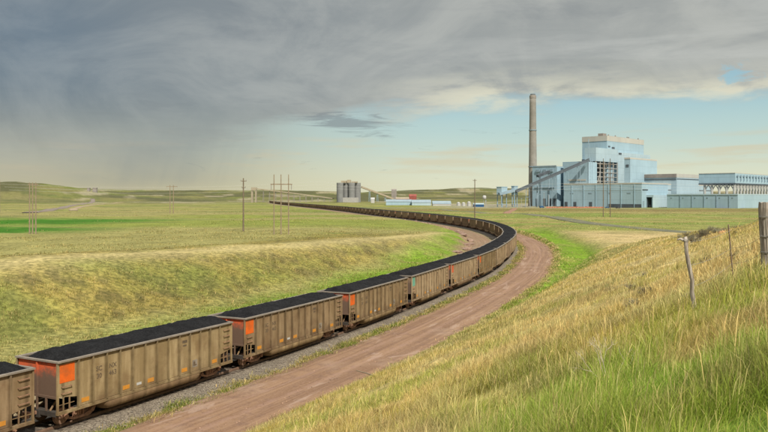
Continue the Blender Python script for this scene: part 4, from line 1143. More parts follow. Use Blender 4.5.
# orange barrier before the hall
nb = MB(); ya = 875
x0_, _ = P(546, ya); x1_, _ = P(604, ya); nx = 70; rr2 = random.Random(3)
pts = [(x0_ + (x1_ - x0_) * i / nx, ya + rr2.uniform(-.4, .4)) for i in range(nx + 1)]
gzb = float(ground(np.array([x0_]), np.array([float(ya)]))[0])
for i in range(nx):
    (xa, yA), (xb, yB) = pts[i], pts[i + 1]; h1 = rr2.uniform(1.3, 1.7)
    nb.add([(xa, yA, gzb), (xb, yB, gzb), (xb, yB, gzb + h1), (xa, yA, gzb + h1), (xa, yA + .08, gzb), (xb, yB + .08, gzb), (xb, yB + .08, gzb + h1), (xa, yA + .08, gzb + h1)],
           [(0, 1, 2, 3), (7, 6, 5, 4), (3, 2, 6, 7), (0, 3, 7, 4), (1, 5, 6, 2)])
r = thing_at((x0_, ya), 'barrier_fence', 'long orange plastic barrier fence on the ground before the power plant', 'fence')
local(nb, (x0_, ya)); nb.build('netting', M['orange_net'], r)
mb = MB()
for i in range(0, nx + 1, 3): mb.beam((*pts[i], gzb - .3), (*pts[i], gzb + 1.9), 0.12)
local(mb, (x0_, ya)); mb.build_each('stake', M['steel_blue'], r)

# vehicles parked at the plant
def vehicle(px, D, label, mat, kind='truck', rz=0.3):
    x_, y_ = P(px, D); z_ = float(ground(np.array([x_]), np.array([float(D)]))[0])
    r = empty('pickup_truck' if kind == 'truck' else 'parked_van', (x_, y_, z_), label, kind, rz, 'vehicles parked by the plant')
    mb = MB()
    if kind == 'truck':
        mb.prism([(-2.7, -.95), (2.7, -.95), (2.7, .95), (-2.7, .95)], 0.5, 1.1)
        mb.prism([(-.9, -.85), (1.2, -.85), (1.2, .85), (-.9, .85)], 1.101, 1.85)
    else:
        mb.prism([(-2.8, -1), (2.2, -1), (2.2, 1), (-2.8, 1)], 0.5, 2.4); mb.prism([(2.201, -1), (2.9, -.95), (2.9, .95), (2.201, 1)], 0.5, 1.4)
    mb.build('body', mat, r)
    mb = MB()
    if kind == 'truck': mb.prism([(-.8, -.87), (1.1, -.87), (1.1, .87), (-.8, .87)], 1.25, 1.7)
    else: mb.prism([(1.3, -1.02), (2.22, -1.02), (2.22, 1.02), (1.3, 1.02)], 1.5, 2.1)
    mb.build('window_glass', M['dark'], r)
    for sx_ in (-1.7, 1.7):
        for s in (-1, 1):
            mb = MB(); mb.tube([(sx_, s * .75, 0.4), (sx_, s * 1.0, 0.4)], 0.42, 12); mb.build('wheel', M['under'], r)
M['veh_blue'] = plain('dark_blue_vehicle_paint', (0.03, 0.09, 0.2), 0.4, 0.1, 1.0)
M['veh_dark'] = plain('dark_vehicle_paint', (0.05, 0.05, 0.06), 0.4, 0.1, 1.0)
M['veh_red'] = plain('maroon_vehicle_paint', (0.3, 0.06, 0.05), 0.4, 0.1, 1.0)
vehicle(541.8, 880, 'dark blue van parked before the filter house, left of the orange barrier', M['veh_blue'], 'van')
vehicle(576.5, 893, 'dark pickup truck parked behind the left part of the orange barrier', M['veh_dark'])
vehicle(586.0, 890, 'maroon pickup truck parked behind the middle of the orange barrier', M['veh_red'])
vehicle(592.5, 893, 'white pickup truck parked behind the right part of the orange barrier', M['white'])
vehicle(607.0, 885, 'blue pickup truck parked between the tall pole pair', M['veh_blue'])
vehicle(618.0, 880, 'dark pickup truck parked before the dark plinth, right of the pole pair', M['veh_dark'], 'truck')

# ================================================================== SILOS AND DISTANT PLANT
def gz(x, y): return float(ground(np.array([float(x)]), np.array([float(y)]))[0])
D = 2000; r0 = 9.0
ox, oy = P(348.6, D); g_ = gz(ox, oy) - 2
M['silo'] = plain('silo_concrete', (0.20, 0.205, 0.205), 0.9, 0.15, 0.05, dirt=(0.17, 0.17, 0.17))
zt = zpx(182.8, D)
root = empty('silo_block', (ox, oy, 0), 'cluster of tall grey concrete storage silos with small rooftop houses, centre horizon', 'silos')
for i, (px_, dd) in enumerate(((340.0, -10), (346.0, 6), (351.6, -4), (357.4, 8), (343.2, 26), (354.6, 28))):
    x_, y_ = P(px_, D + dd); mb = MB(); mb.tube([(x_ - ox, y_ - oy, g_), (x_ - ox, y_ - oy, zt)], r0, 28)
    mb.build('silo', M['silo'], root, False)
mb = MB(); mb.box(-20, -6, -8, 14, zt + .02, zt + 5.5); mb.box(-4.5, 6, -6, 16, zt + .02, zt + 8); mb.box(8, 24, -6, 14, zt + .02, zt + 3.5)
mb.box(-8, -4.6, -2, 6, zt + .02, zt + 4)
mb.build_each('rooftop_house', M['tan_wall'], root)
mb = MB(); mb.box(-24, 27, -14, -12.5, g_ - 1, zt * 0.22); mb.build('lower_gallery', M['steel_pale'], root)
A = (*P(361.5, 2010), zpx(187, 2010)); B = (*P(393, 2060), zpx(198.8, 2060)); org = P(361.5, 2010)
root = empty('silo_conveyor', (org[0], org[1], 0), 'pale sloping conveyor descending right from the silo cluster', 'conveyor')
mb = MB(); mb.beam(A, B, 5, 4.6); local(mb, org); mb.build('gallery', M['tan_wall'], root)
mb = MB()
for t in (0.25, 0.5, 0.75):
    p = Vector(A).lerp(Vector(B), t); mb.beam((p.x - 2, p.y, gz(p.x, p.y) - 2), (p.x - 1, p.y, p.z - 2), 1.1); mb.beam((p.x + 2, p.y, gz(p.x, p.y) - 2), (p.x + 1, p.y, p.z - 2), 1.1)
local(mb, org); mb.build_each('trestle_leg', M['steel_blue'], root)
# long overland conveyor left
A = (*P(255.5, 2000), zpx(188.6, 2000)); Mi = (*P(292, 2010), zpx(193.0, 2010)); B = (*P(334, 2020), zpx(198.6, 2020)); org = P(255, 2000)
root = empty('overland_conveyor', (org[0], org[1], 0), 'very long pale conveyor sloping from the tan tower down to the silos', 'conveyor')
mb = MB(); mb.beam(A, Mi, 4, 2.6); mb.beam(Mi, B, 4, 2.6); local(mb, org); mb.build('gallery', M['tan_wall'], root)
mb = MB()
for t in np.linspace(0.1, 0.95, 12):
    p = Vector(A).lerp(Vector(B), float(t)); zz = zpx(np.interp((p.x / p.y * F + 384), [255.5, 292, 334], [188.6, 193, 198.6]), p.y); gg = gz(p.x, p.y)
    if zz - gg > 2: mb.beam((p.x - 2, p.y, gg - 1), (p.x, p.y, zz - 1.5), 0.9); mb.beam((p.x + 2, p.y, gg - 1), (p.x, p.y, zz - 1.5), 0.9)
local(mb, org); mb.build_each('trestle_leg', M['roof_brown'], root)
x_, y_ = P(254, 2000); g_ = gz(x_, y_) - 2
root = empty('crusher_tower', (x_, y_, 0), 'tan tower house on two legs at the left end of the long conveyor', 'tower')
mb = MB(); mb.box(-7, 7, -5, 5, zpx(190.6, 2000), zpx(187.3, 2000)); mb.build('tower_house', M['tan_wall'], root)
mb = MB(); mb.box(-7, -2, -4, 4, g_, zpx(190.65, 2000)); mb.box(3.5, 7.5, -4, 4, g_, zpx(190.65, 2000)); mb.build_each('leg', M['tan_wall'], root)
def shed(px0, px1, ytop, D, dep, name, label, mat, roofm, gable=0.25, cat='building', group=None):
    xa, _ = P(px0, D); xb, _ = P(px1, D); ox = (xa + xb) / 2; w = (xb - xa) / 2; g_ = gz(ox, D) - 2; zt = zpx(ytop, D); hb = zt - (zt - g_ - 2) * gable
    r = empty(name, (ox, D, 0), label, cat, 0, group)
    mb = MB(); mb.box(-w, w, 0, dep, g_, hb); mb.build('wall', mat, r)
    mb = MB(); mb.add([(-w - .5, -.5, hb + .01), (w + .5, -.5, hb + .01), (w + .5, dep + .5, hb + .01), (-w - .5, dep + .5, hb + .01), (-w - .5, dep / 2, zt), (w + .5, dep / 2, zt)],
                      [(0, 3, 2, 1), (0, 1, 5, 4), (2, 3, 4, 5), (3, 0, 4), (1, 2, 5)])
    mb.build('roof', roofm, r); return r
M['roof_pale'] = plain('pale_blue_roof', (0.25, 0.32, 0.36), 0.6, 0.12, 0.05)
shed(386, 411.5, 199.4, 1150, 26, 'storage_shed', 'long blue shed with pale roof, left of the pale sheds near the horizon', M['blue'], M['roof_pale'], .4)
shed(412, 431, 199.8, 1130, 24, 'storage_shed', 'pale blue low shed directly right of the long darker blue shed', M['blue_pale'], M['roof_pale'], .5)
shed(433, 451, 200.9, 1090, 22, 'storage_shed', 'pale grey low shed left of the white tanks', M['white'], M['roof_pale'], .6)
shed(474, 484, 203.3, 1000, 12, 'site_office', 'small bright blue site building behind the lone pole', M['veh_blue'], M['blue_pale'], .3)
shed(409.3, 416.5, 194.2, 1900, 20, 'red_shed', 'small red shed on the rise above the blue sheds', M['red_wall'], M['red_wall'], .25)
shed(396, 409, 197.2, 1850, 18, 'red_shed', 'long low rust red shed at the foot of the silo conveyor', M['red_wall'], M['tan_wall'], .3)
shed(371, 374.5, 197.6, 1800, 12, 'pump_house', 'small white pump house right of the silos', M['white'], M['white'], .3)
shed(391.5, 396.5, 188.9, 2300, 12, 'hill_tower', 'small brown tower house on the horizon above the red sheds', M['roof_brown'], M['roof_brown'], .1)
shed(87, 89.5, 187.8, 2500, 8, 'hill_tower', 'small dark hut on the skyline beside the far highway, left of two', M['roof_brown'], M['roof_brown'], .1, 'building', 'skyline huts')
shed(92.5, 96.5, 187.6, 2500, 9, 'hill_tower', 'small dark hut on the skyline beside the far highway, right of two', M['roof_brown'], M['roof_brown'], .1, 'building', 'skyline huts')
for i, px_ in enumerate((458.5, 463.5, 469.0)):
    D = 1080; x_, y_ = P(px_, D); g_ = gz(x_, y_)
    r = empty('storage_tank', (x_, y_, g_), ['white domed tank, leftmost of three right of the sheds', 'white domed tank, middle of three right of the sheds', 'taller white domed tank, rightmost of three'][i], 'tank', 0, 'white domed tanks')
    hh = 3.5 + (i == 2) * 1.5
    mb = MB(); mb.tube([(0, 0, -1), (0, 0, hh)], 2.7, 20); mb.build('shell', M['white'], r)
    mb = MB(); mb.tube([(0, 0, hh + .01), (0, 0, hh + 1.0), (0, 0, hh + 1.7), (0, 0, hh + 2)], [2.7, 2.2, 1.2, 0.2], 20); mb.build('dome', M['white'], r, True)
x_, y_ = P(484.4, 1150); g_ = gz(x_, y_)
r = empty('water_tower', (x_, y_, g_), 'small white elevated tank on legs, left of the transfer towers', 'tank')
mb = MB(); mb.tube([(0, 0, 10), (0, 0, 11), (0, 0, 15), (0, 0, 16)], [1.5, 2.8, 2.8, 1.5], 18); mb.build('tank', M['white'], r, True)
mb = MB(); [mb.beam((a_ * 2, b2 * 2, -1), (a_ * 1.4, b2 * 1.4, 10.3), 0.35) for a_ in (-1, 1) for b2 in (-1, 1)]; mb.build_each('leg', M['steel_pale'], r)

# ================================================================== POWER LINES
def pole_set(pxs, D, ytop, label, name, arms, rad=0.2, cat='power pole', mat=None, group=None, xbrace=False):
    xs = [P(p_, D)[0] for p_ in pxs]; ox = sum(xs) / len(xs); zg = [gz(x, D) for x in xs]; zt = zpx(ytop, D)
    mat = mat or M['timber_pole']
    r = empty(name, (ox, D, 0), label, cat, 0, group)
    for x, g0 in zip(xs, zg):
        mb = MB(); mb.tube([(x - ox, 0, g0 - 0.5), (x - ox, 0, (g0 + zt) / 2), (x - ox, 0, zt)], [rad * 1.15, rad * .95, rad * .75], 12); mb.build('pole', mat, r)
    ends = []
    for (dz_, half, w) in arms:
        mb = MB(); mb.beam((-half, rad + w / 2, zt - dz_), (half, rad + w / 2, zt - dz_), w, w * 1.2); mb.build('crossarm', mat, r)
        for t in (-1, 0, 1):
            if half > 2 or len(pxs) == 1:
                mb = MB(); up = len(pxs) == 1; q = t * half * 0.93
                if up and t == 0: continue
                z_ = zt - dz_
                mb.tube([(q, rad + w / 2, z_ + (0.06 if up else -1.5)), (q, rad + w / 2, z_ + (0.45 if up else -0.1))], 0.11, 8); mb.build('insulator', M['ins'], r)
                ends.append((ox + q, D + rad + w / 2, z_ + (0.45 if up else -1.5)))
    if xbrace and len(xs) > 1:
        mb = MB(); a_, b2 = xs[0] - ox, xs[-1] - ox; zz = zt - arms[0][0] - 0.8
        mb.beam((a_, -rad - .1, zz), (b2, -rad - .1, zz - 4.5), 0.16); mb.beam((b2, -rad - .28, zz), (a_, -rad - .28, zz - 4.5), 0.16); mb.build('cross_brace', mat, r)
    return ends
M['pale_pole'] = plain('bleached_pole_timber', (0.25, 0.195, 0.135), 0.9, 0.25, 1.0)
e1 = pole_set((29.6, 32.6, 35.8), 208, 182.5, 'close group of three pale bleached poles with short arms at the far left', 'transmission_structure', [(0.5, 1.4, 0.22)], 0.17, mat=M['pale_pole'], group='power line structures')
e2 = pole_set((170.0, 173.4), 560, 185.0, 'small distant pair of pale poles with a cross arm on the left plain', 'transmission_structure', [(1.2, 4.2, 0.35)], 0.30, mat=M['pale_pole'], group='power line structures')
e3 = pole_set((243.4,), 235, 178.2, 'single thick dark brown pole standing on the left plain', 'power_pole', [(0.9, 0.9, 0.16), (3.0, 0.6, 0.14)], 0.24, group='power line structures')
e4 = pole_set((274.0, 281.0, 288.6), 206, 174.5, 'three tall pale poles joined by a cross arm, left of the silos', 'transmission_structure', [(2.7, 3.0, 0.22)], 0.15, mat=M['pale_pole'], group='power line structures')
e5 = pole_set((474.8,), 385, 179.0, 'lone thin dark pole behind the bend of the train', 'power_pole', [(0.8, 0.9, 0.16)], 0.26, group='power line structures')
e6 = pole_set((603.3, 610.2), 396, 158.5, 'very tall thin pair of poles in front of the power plant', 'transmission_structure', [(3.0, 4.2, 0.20)], 0.22, group='power line structures')
def wire(name, pts, r, label, mat=None, sag=2.0, cat='power line'):
    mb = MB()
    for A, B in zip(pts[:-1], pts[1:]):
        A = Vector(A); B = Vector(B); q = []
        for i in range(25):
            t = i / 24; p = A.lerp(B, t); p.z -= sag * 4 * t * (1 - t); q.append(p)
        mb.tube(q, r, 5, False)
    o = mb.build(name, mat or M['wire']); return tag(o, label, cat)
M['conductor'] = plain('aluminium_conductor', (0.5, 0.5, 0.48), 0.5, 0.1, 0.1)
ws = MB()
lw = ['upper', 'middle', 'lower']
for i in range(3):
    dz_ = -i * 2.6
    pts = [(-330 + i * 4, 640, 26 + dz_ - 2), (-60, 655, 28 + dz_ - 2), (200, 672, 29 + dz_ - 2), (470, 690, 29 + dz_ - 2)]
    wire('conductor_line', pts, 0.045, ['highest', 'middle', 'lowest'][i] + ' of three thin pale wires crossing before the power plant', M['conductor'], 4.0)
for j, x_ in enumerate((-330, 470)):
    g_ = gz(x_, 640 + j * 50)
    r = empty('lattice_mast', (x_, 640 + j * 50, g_), 'slender steel line mast carrying three thin wires, ' + ('left plain' if j == 0 else 'beyond the right frame edge'), 'mast')
    mb = MB(); mb.tube([(0, 0, -1), (0, 0, 27.5 - g_)], [0.3, 0.15], 10); mb.build('pole', M['pale_pole'], r)
    mb = MB(); [mb.beam((-.9, 0, z_), (.9, 0, z_), 0.15) for z_ in (26 - g_, 23.4 - g_, 20.8 - g_)]; mb.build_each('arm', M['pale_pole'], r)

# ================================================================== FOREGROUND GRASS
m, b, o = newmat('grass_blades')
ac = attr('col')
b.inputs['Roughness'].default_value = 0.7; b.inputs['Specular IOR Level'].default_value = 0.15
N.nt.links.new(ac.s, b.inputs['Base Color'])
tl = N.nt.nodes.new('ShaderNodeBsdfTranslucent'); N.nt.links.new(ac.s, tl.inputs['Color'])
ms = N.nt.nodes.new('ShaderNodeMixShader'); ms.inputs[0].default_value = 0.30
N.nt.links.new(b.outputs[0], ms.inputs[1]); N.nt.links.new(tl.outputs[0], ms.inputs[2]); N.nt.links.new(ms.outputs[0], o.inputs[0])
M['grass'] = m
def grass(name, ncl, per, r0, r1, hgt, wid, spread, seed, az=41, tall=0.0, line=None, plainland=False, az0=0):
    rs = np.random.RandomState(seed)
    th = np.radians(rs.uniform(-az, az, ncl)); r = np.exp(rs.uniform(math.log(r0), math.log(r1), ncl))
    if az0: th = np.radians(rs.uniform(az0, az, ncl) * np.where(rs.uniform(0, 1, ncl) < 0.62, 1, -1))
    cx = np.sin(th) * r; cy = np.cos(th) * r
    if line:
        Lq = LA - 30 + rs.uniform(0, 1, ncl) ** 1.6 * 300; which = rs.uniform(0, 1, ncl) < 0.62
        sq = np.where(which, rs.normal(line[0], 0.48, ncl), rs.normal(line[1], 0.45, ncl))
        cx, cy = tpos(Lq, sq); r = np.hypot(cx, cy)
    s, La = sdist(cx, cy)
    # what can carry grass
    p = np.ones(ncl)
    jig = (fbm(cx / 1.7, cy / 1.7, 3, 91) - 0.5)
    p[(s > -10.3 + jig * 1.5) & (s < 2.1 + jig * 1.6)] = 0.0
    p[(s > -10.3) & (s < -3.4)] = 0.02
    wm = (s >= 2.1 + jig * 1.6) & (s < 3.9 + jig * 2.0); p[wm] = 1.0
    p[(s >= 3.9 + jig * 2.0) & (s < 10.25 + jig * 1.2)] = 0.003
    p[s > 10.25] *= 1.0
    csq = interp(cy, [(90, -38), (134, -33), (167, -27.5), (201, -20.5), (240, -16)])
    p = np.where(s < 0, p * 1.0 * ss(s - csq, 0.5, 6.0), p); p *= (1 - ss(r, 120, r1)) if r1 > 130 else 1
    dens = fbm(cx / 1.1, cy / 1.1, 3, 93); p *= 0.25 + 1.1 * ss(dens, 0.38, 0.58)
    if plainland: p = np.where(np.abs(s) > 13, ss(fbm(cx / 30, cy / 12, 4, 141), 0.38, 0.62), 0) * np.where((s < 0) & (s > csq - 4) & (cy < 245), 0, 1) * np.where((cx < -85) & (cy > 200) & (cy < 460), 0.1, 1) * (cy < 845) * np.where((cx > 30) & (cx < 130) & (cy > 150) & (cy < 250), 0.08, 1)
    if line: p = ss(fbm(cx / 2.2, cy / 2.2, 4, 131), 0.30, 0.50) * ss(s, 1.75, 2.3)
    p = p * np.where(np.hypot(cx - 5.60, cy - 13.45) < 0.55, 0.12, 1) * np.where((np.abs(cx - 5.60 * cy / 13.45) < 0.35) & (cy > 11.4) & (cy < 13.5), 0.35, 1)
    keep = rs.uniform(0, 1, ncl) < p
    cx, cy, s, r, La = cx[keep], cy[keep], s[keep], r[keep], La[keep]; n = len(cx)
    base = gcolor(cx, cy, s)
    road_edge = (s > 1.8) & (s < 4.2)
    base[road_edge] = mixv(np.zeros((n, 3)) + np.array((0.26, 0.23, 0.09)), (0.15, 0.20, 0.035), ss(fbm(cx / 3.0, cy / 3.0, 3, 133), 0.42, 0.58))[road_edge]
    csx = interp(cy, [(90, -38), (134, -33), (167, -27.5), (201, -20.5), (240, -16)])
    crest = (np.exp(-((s - csx + 1.0) / 6.0) ** 2) * (s < 0))
    base[s < 0] = mixv(base[s < 0], (0.150, 0.140, 0.045), 0.75 * ss(fbm(cx[s < 0] / 0.9, cy[s < 0] / 0.9, 2, 151), 0.42, 0.58) * (1 - ss(r[s < 0], 250, 300))); base *= (1 + 0.5 * crest)[:, None]
    base[(s > 10) & (s < 12.2) & (cy < 120)] = np.array((0.19, 0.25, 0.035))
    base *= np.array((1.08, 1.08, 0.9))
    # kinds: mostly the local colour, some straw, some fresh green
    g0 = fbm(cx / 2.1, cy / 2.1, 4, 95); g1 = fbm(cx / 5.5, cy / 5.5, 3, 96)
    onhill = (s > 10.2)
    nearg = onhill * (1 - ss(r, 7, 20)) * ss(cx - cy * 0.10, -1.5, 1.5)
    gm = np.clip(nearg * 1.0 * ss(g0, 0.34, 0.50) + onhill * 0.6 * ss(g1, 0.52, 0.64) * (1 - ss(r, 15, 60)) , 0, 1)
    base = mixv(base, (0.245, 0.395, 0.040), gm * 0.85)
    low = onhill * (1 - ss(r, 5.5, 9.5)) * ss(fbm(cx / 1.3, cy / 1.3, 3, 99), 0.35, 0.55)
    base = mixv(base, (0.330, 0.380, 0.060), low * 0.6)
    sm = onhill * ss(fbm(cx / 3.0, cy / 3.0, 4, 97), 0.50, 0.62) * (1 - nearg * .55)
    base = mixv(base, (0.57, 0.480, 0.225), sm * 0.7)
    dm = onhill * ss(fbm(cx / 1.2, cy / 1.2, 3, 98), 0.58, 0.68)
    base = mixv(base, (0.17, 0.12, 0.07), dm * 0.4)
    # blades
    k = per; tot = n * k
    sc = np.repeat(np.sqrt(r / 10.0), k)
    rr = np.repeat(r, k)
    ang = rs.uniform(0, 2 * math.pi, tot); rad = spread * np.sqrt(rs.uniform(0, 1, tot)) * np.maximum(sc, 0.7)
    bx = np.repeat(cx, k) + np.cos(ang) * rad; by = np.repeat(cy, k) + np.sin(ang) * rad
    bz = np.repeat(ground(cx, cy, s, La), k)
    # follow the slope between neighbours
    e = 0.5
    sxp, _ = sdist(cx + e, cy); syp, _ = sdist(cx, cy + e)
    gzx = (ground(cx + e, cy, sxp, _) - ground(cx, cy, s, La)) / e; gzy = (ground(cx, cy + e, syp, _) - ground(cx, cy, s, La)) / e
    bz = bz + np.clip(np.repeat(gzx, k), -.8, .8) * (bx - np.repeat(cx, k)) + np.clip(np.repeat(gzy, k), -.8, .8) * (by - np.repeat(cy, k)) - 0.03
    ch = np.repeat(rs.uniform(0.6, 1.25, n) * (0.55 + 0.75 * ss(fbm(cx / 0.8, cy / 0.8, 3, 135), 0.32, 0.62)) , k)
    h = hgt * ch * rs.uniform(0.45, 1.15, tot) * np.repeat(1 - 0.5 * crest, k)
    stalk = rs.uniform(0, 1, tot) < tall
    h = np.where(stalk, h * 1.35, h)
    w = wid * (rr / 10.0) * rs.uniform(0.6, 1.3, tot) * np.where(stalk, 0.6, 1)
    la = ang + rs.normal(0, 0.8, tot); lean = h * np.where(stalk, rs.uniform(0.05, 0.35, tot), rs.uniform(0.1, 0.85, tot))
    lx = np.cos(la) * lean + 0.10 * h; ly = np.sin(la) * lean
    wa = rs.uniform(0, math.pi, tot); wx = np.cos(wa) * w / 2; wy = np.sin(wa) * w / 2
    V = np.empty((tot, 5, 3), np.float32)
    V[:, 0] = np.stack([bx - wx, by - wy, bz], -1); V[:, 1] = np.stack([bx + wx, by + wy, bz], -1)
    fr = np.where(stalk, 0.80, 0.58); fl = np.where(stalk, 0.62, 0.38); wk = np.where(stalk, 2.3, 0.8)
    mx_ = bx + lx * fl; my = by + ly * fl; mz = bz + h * fr
    V[:, 2] = np.stack([mx_ + wx * wk, my + wy * wk, mz], -1); V[:, 3] = np.stack([mx_ - wx * wk, my - wy * wk, mz], -1)
    V[:, 4] = np.stack([bx + lx, by + ly, bz + h * np.sqrt(np.clip(1 - (lean / h) ** 2 * .5, .3, 1))], -1)
    i0 = np.arange(tot) * 5
    quads = np.stack([i0, i0 + 1, i0 + 2, i0 + 3], -1); tris = np.stack([i0 + 3, i0 + 2, i0 + 4], -1)
    bc = np.repeat(base, k, 0)
    straw = (rs.uniform(0, 1, tot) < np.repeat(0.30 - 0.20 * gm, k)) | stalk
    bc[straw] = bc[straw] * 0.35 + np.array((0.68, 0.54, 0.25)) * 0.65
    bc *= rs.uniform(0.60, 1.40, (tot, 1)); bc[:, 0] *= rs.uniform(0.9, 1.12, tot)
    C = np.repeat(bc[:, None], 5, 1)
    C[:, 4] = C[:, 4] * 0.7 + np.array((0.34, 0.27, 0.12)) * 0.3
    ob = npmesh(name, V.reshape(-1, 3), quads, tris, C.reshape(-1, 3), M['grass'], False)
    tag(ob, kind='stuff')
    return ob
tag(grass('grass', 88000, 11, 2.3, 26, 0.29, 0.0066, 0.14, 1, tall=0.025), 'long green and straw coloured grass covering the near slope', 'grass')
tag(grass('grass', 34000, 8, 1.2, 40, 0.29, 0.0085, 0.17, 12, az=105, tall=0.02, az0=40.5), 'long grass beside and behind the viewpoint on the hillside', 'grass')
tag(grass('dry_grass', 80000, 8, 26, 190, 0.29, 0.0052, 0.17, 2, tall=0.01), 'dry tussock grass on the banks either side of the line', 'grass')

tag(grass('prairie_tufts', 34000, 5, 105, 800, 0.34, 0.0050, 0.20, 9, tall=0.0, plainland=True), 'low scrubby tufts scattered over the open prairie', 'scrub')
tag(grass('weeds', 26000, 9, 40, 300, 0.30, 0.0070, 0.15, 5, tall=0.02, line=(2.65, 10.6)), 'ragged weeds growing along both edges of the red road', 'weeds')
# ================================================================== FENCE
def at_px(px, D): x, y = P(px, D); return x, y, gz(x, y)
px_, py_, pz_ = at_px(693.5, 13.5); tx, ty = P(683.2, 13.6); top_z = zpx(236.5, 13.6)
r = empty('fence_post', (px_, py_, pz_), 'thin bent grey branch post leaning left among the foreground grass', 'fence post', 0, 'posts of the wire fence')
mb = MB(); dx_ = tx - px_; H = top_z - pz_
prof = [(0, 0.042), (0.12, 0.041), (0.3, 0.038), (0.45, 0.036), (0.6, 0.037), (0.8, 0.034), (0.93, 0.036), (1.0, 0.032)]
bend = [0, 0.03, 0.012, 0.03, 0.0, -0.02, 0.0, 0.0]
mb.tube([(dx_ * t ** 1.25 + bb, 0.02 * math.sin(t * 7), -0.12 + (H + 0.12) * t) for (t, _), bb in zip(prof, bend)], [q for _, q in prof], 14)
mb.build('post', M['post_timber'], r, True)
mb = MB(); mb.tube([(dx_ * .93, 0, H * .94), (dx_ * .93 - .10, .02, H * .97), (dx_ * .93 - .15, .03, H * .955)], [0.03, 0.022, 0.012], 8); mb.build('knot_stub', M['post_timber'], r, True)
mb = MB(); zt_ = H * 0.93
mb.tube([(dx_ * .95 + .048 * math.cos(t), .048 * math.sin(t), zt_ + 0.004 * t) for t in np.linspace(0, 12.5, 50)], 0.004, 5, False); mb.build('wire_wrap', M['wire'], r)
bxp, byp, bzp = at_px(768.5, 14.2); tz = zpx(202.5, 14.2)
r = empty('fence_post', (bxp, byp, bzp), 'thick weathered round post cut by the right frame edge', 'fence post', 0, 'posts of the wire fence')
mb = MB(); H2 = tz - bzp
txo = P(765.5, 14.2)[0] - bxp
nn_ = 28; rings = 14; vs = []; fs = []
for i in range(rings + 1):
    t = i / rings
    for j in range(nn_):
        a_ = j * 2 * math.pi / nn_
        q = 0.115 + 0.010 * math.sin(3 * a_ + 1) + 0.006 * math.sin(7 * a_ + t * 2) + 0.004 * math.sin(13 * a_ + t * 5) - (0.010 if i == rings else 0)
        vs.append((txo * t + q * math.cos(a_), q * math.sin(a_), -0.15 + (H2 + 0.15) * t + (0.012 * math.sin(5 * a_) if i == rings else 0)))
for i in range(rings):
    for j in range(nn_): fs.append((i * nn_ + j, i * nn_ + (j + 1) % nn_, (i + 1) * nn_ + (j + 1) % nn_, (i + 1) * nn_ + j))
fs.append(tuple(rings * nn_ + j for j in range(nn_))); mb.add(vs, fs); mb.build('post', M['post_timber'], r, False)
for zz in (H2 * 0.50, H2 * .78, H2 * .27):
    mb = MB(); mb.tube([(txo * zz / H2 + .131 * math.cos(t), .131 * math.sin(t), zz + 0.003 * t) for t in np.linspace(0, 12.5, 60)], 0.0045, 5, False); mb.build('wire_wrap', M['wire'], r)
# steel stake between them
sxp_, syp_, szp_ = at_px(733.0, 15.2); stz = zpx(224.5, 15.2)
r = empty('fence_stake', (sxp_, syp_, szp_), 'thin rusty steel stake between the two wooden fence posts', 'fence stake')
mb = MB(); mb.beam((0.03, 0, -.2), (-.09, 0, stz - szp_), 0.010, 0.020); mb.beam((0.03, 0.013, -.2), (-.09, 0.013, stz - szp_), 0.022, 0.005); mb.build('stake', plain('rusty_stake', (0.26, 0.19, 0.14), 0.8, .3, 5.0), r)
lv = ['lowest', 'middle', 'top']
for i, (f1, f2) in enumerate(((0.27, 0.30), (0.50, 0.60), (0.78, 0.93))):
    A = (bxp + txo * f1 - .12, byp, bzp + H2 * f1); B = (sxp_ - 0.03, syp_, szp_ + (stz - szp_) * (0.3, .58, .9)[i]); Cc = (px_ + dx_ * f2, py_, pz_ + H * f2)
    Cc2 = (bxp + 3.2, byp + .3, bzp + H2 * f1 + .45)
    wire('fence_wire', [Cc2, A, B, Cc], 0.0030, lv[i] + ' thin strand of wire strung along the foreground fence', M['wire'], 0.05, 'fence wire')

# ================================================================== ROCKS, SHRUBS, WEEDS
M['rock'] = plain('brown_boulder_stone', (0.25, 0.17, 0.13), 0.9, 0.35, 1.2, dirt=(0.12, 0.09, 0.08))
M['rock2'] = plain('orange_stone', (0.50, 0.24, 0.12), 0.9, 0.3, 1.2)
def rock(x, y, sz, label, seed, mat=None, group='boulders beside the inner road', flatk=0.6):
    import bmesh
    bm = bmesh.new(); bmesh.ops.create_icosphere(bm, subdivisions=3, radius=1.0); rs = random.Random(seed)
    from mathutils import noise as mn
    off = Vector((rs.uniform(0, 50), rs.uniform(0, 50), rs.uniform(0, 50))); sx_, sy_ = rs.uniform(.8, 1.4), rs.uniform(.7, 1.1)
    for v in bm.verts:
        n_ = v.co.normalized(); d = 1 + 0.45 * mn.noise(n_ * 1.1 + off) + 0.16 * mn.noise(n_ * 3.1 + off)
        c_ = n_ * d * sz; q = 0.25 * sz
        c_ = Vector((c_.x * sx_, c_.y * sy_, c_.z * flatk)); v.co = c_
    me = bpy.data.meshes.new('boulder'); bm.to_mesh(me); bm.free(); me.materials.append(mat or M['rock'])
    o = bpy.data.objects.new('boulder', me); COL.objects.link(o); o.location = (x, y, gz(x, y) + sz * 0.18); o.rotation_euler.z = rs.uniform(0, 6)
    tag(o, label, 'boulder', group); return o
rk = random.Random(21)
rocks = []
for i in range(20):
    L = LA + 140 + i * 12.0 + rk.uniform(-3, 3); s_ = -rk.uniform(10.2, 12.0)
    rocks.append((L, s_, rk.uniform(0.5, 1.25)))
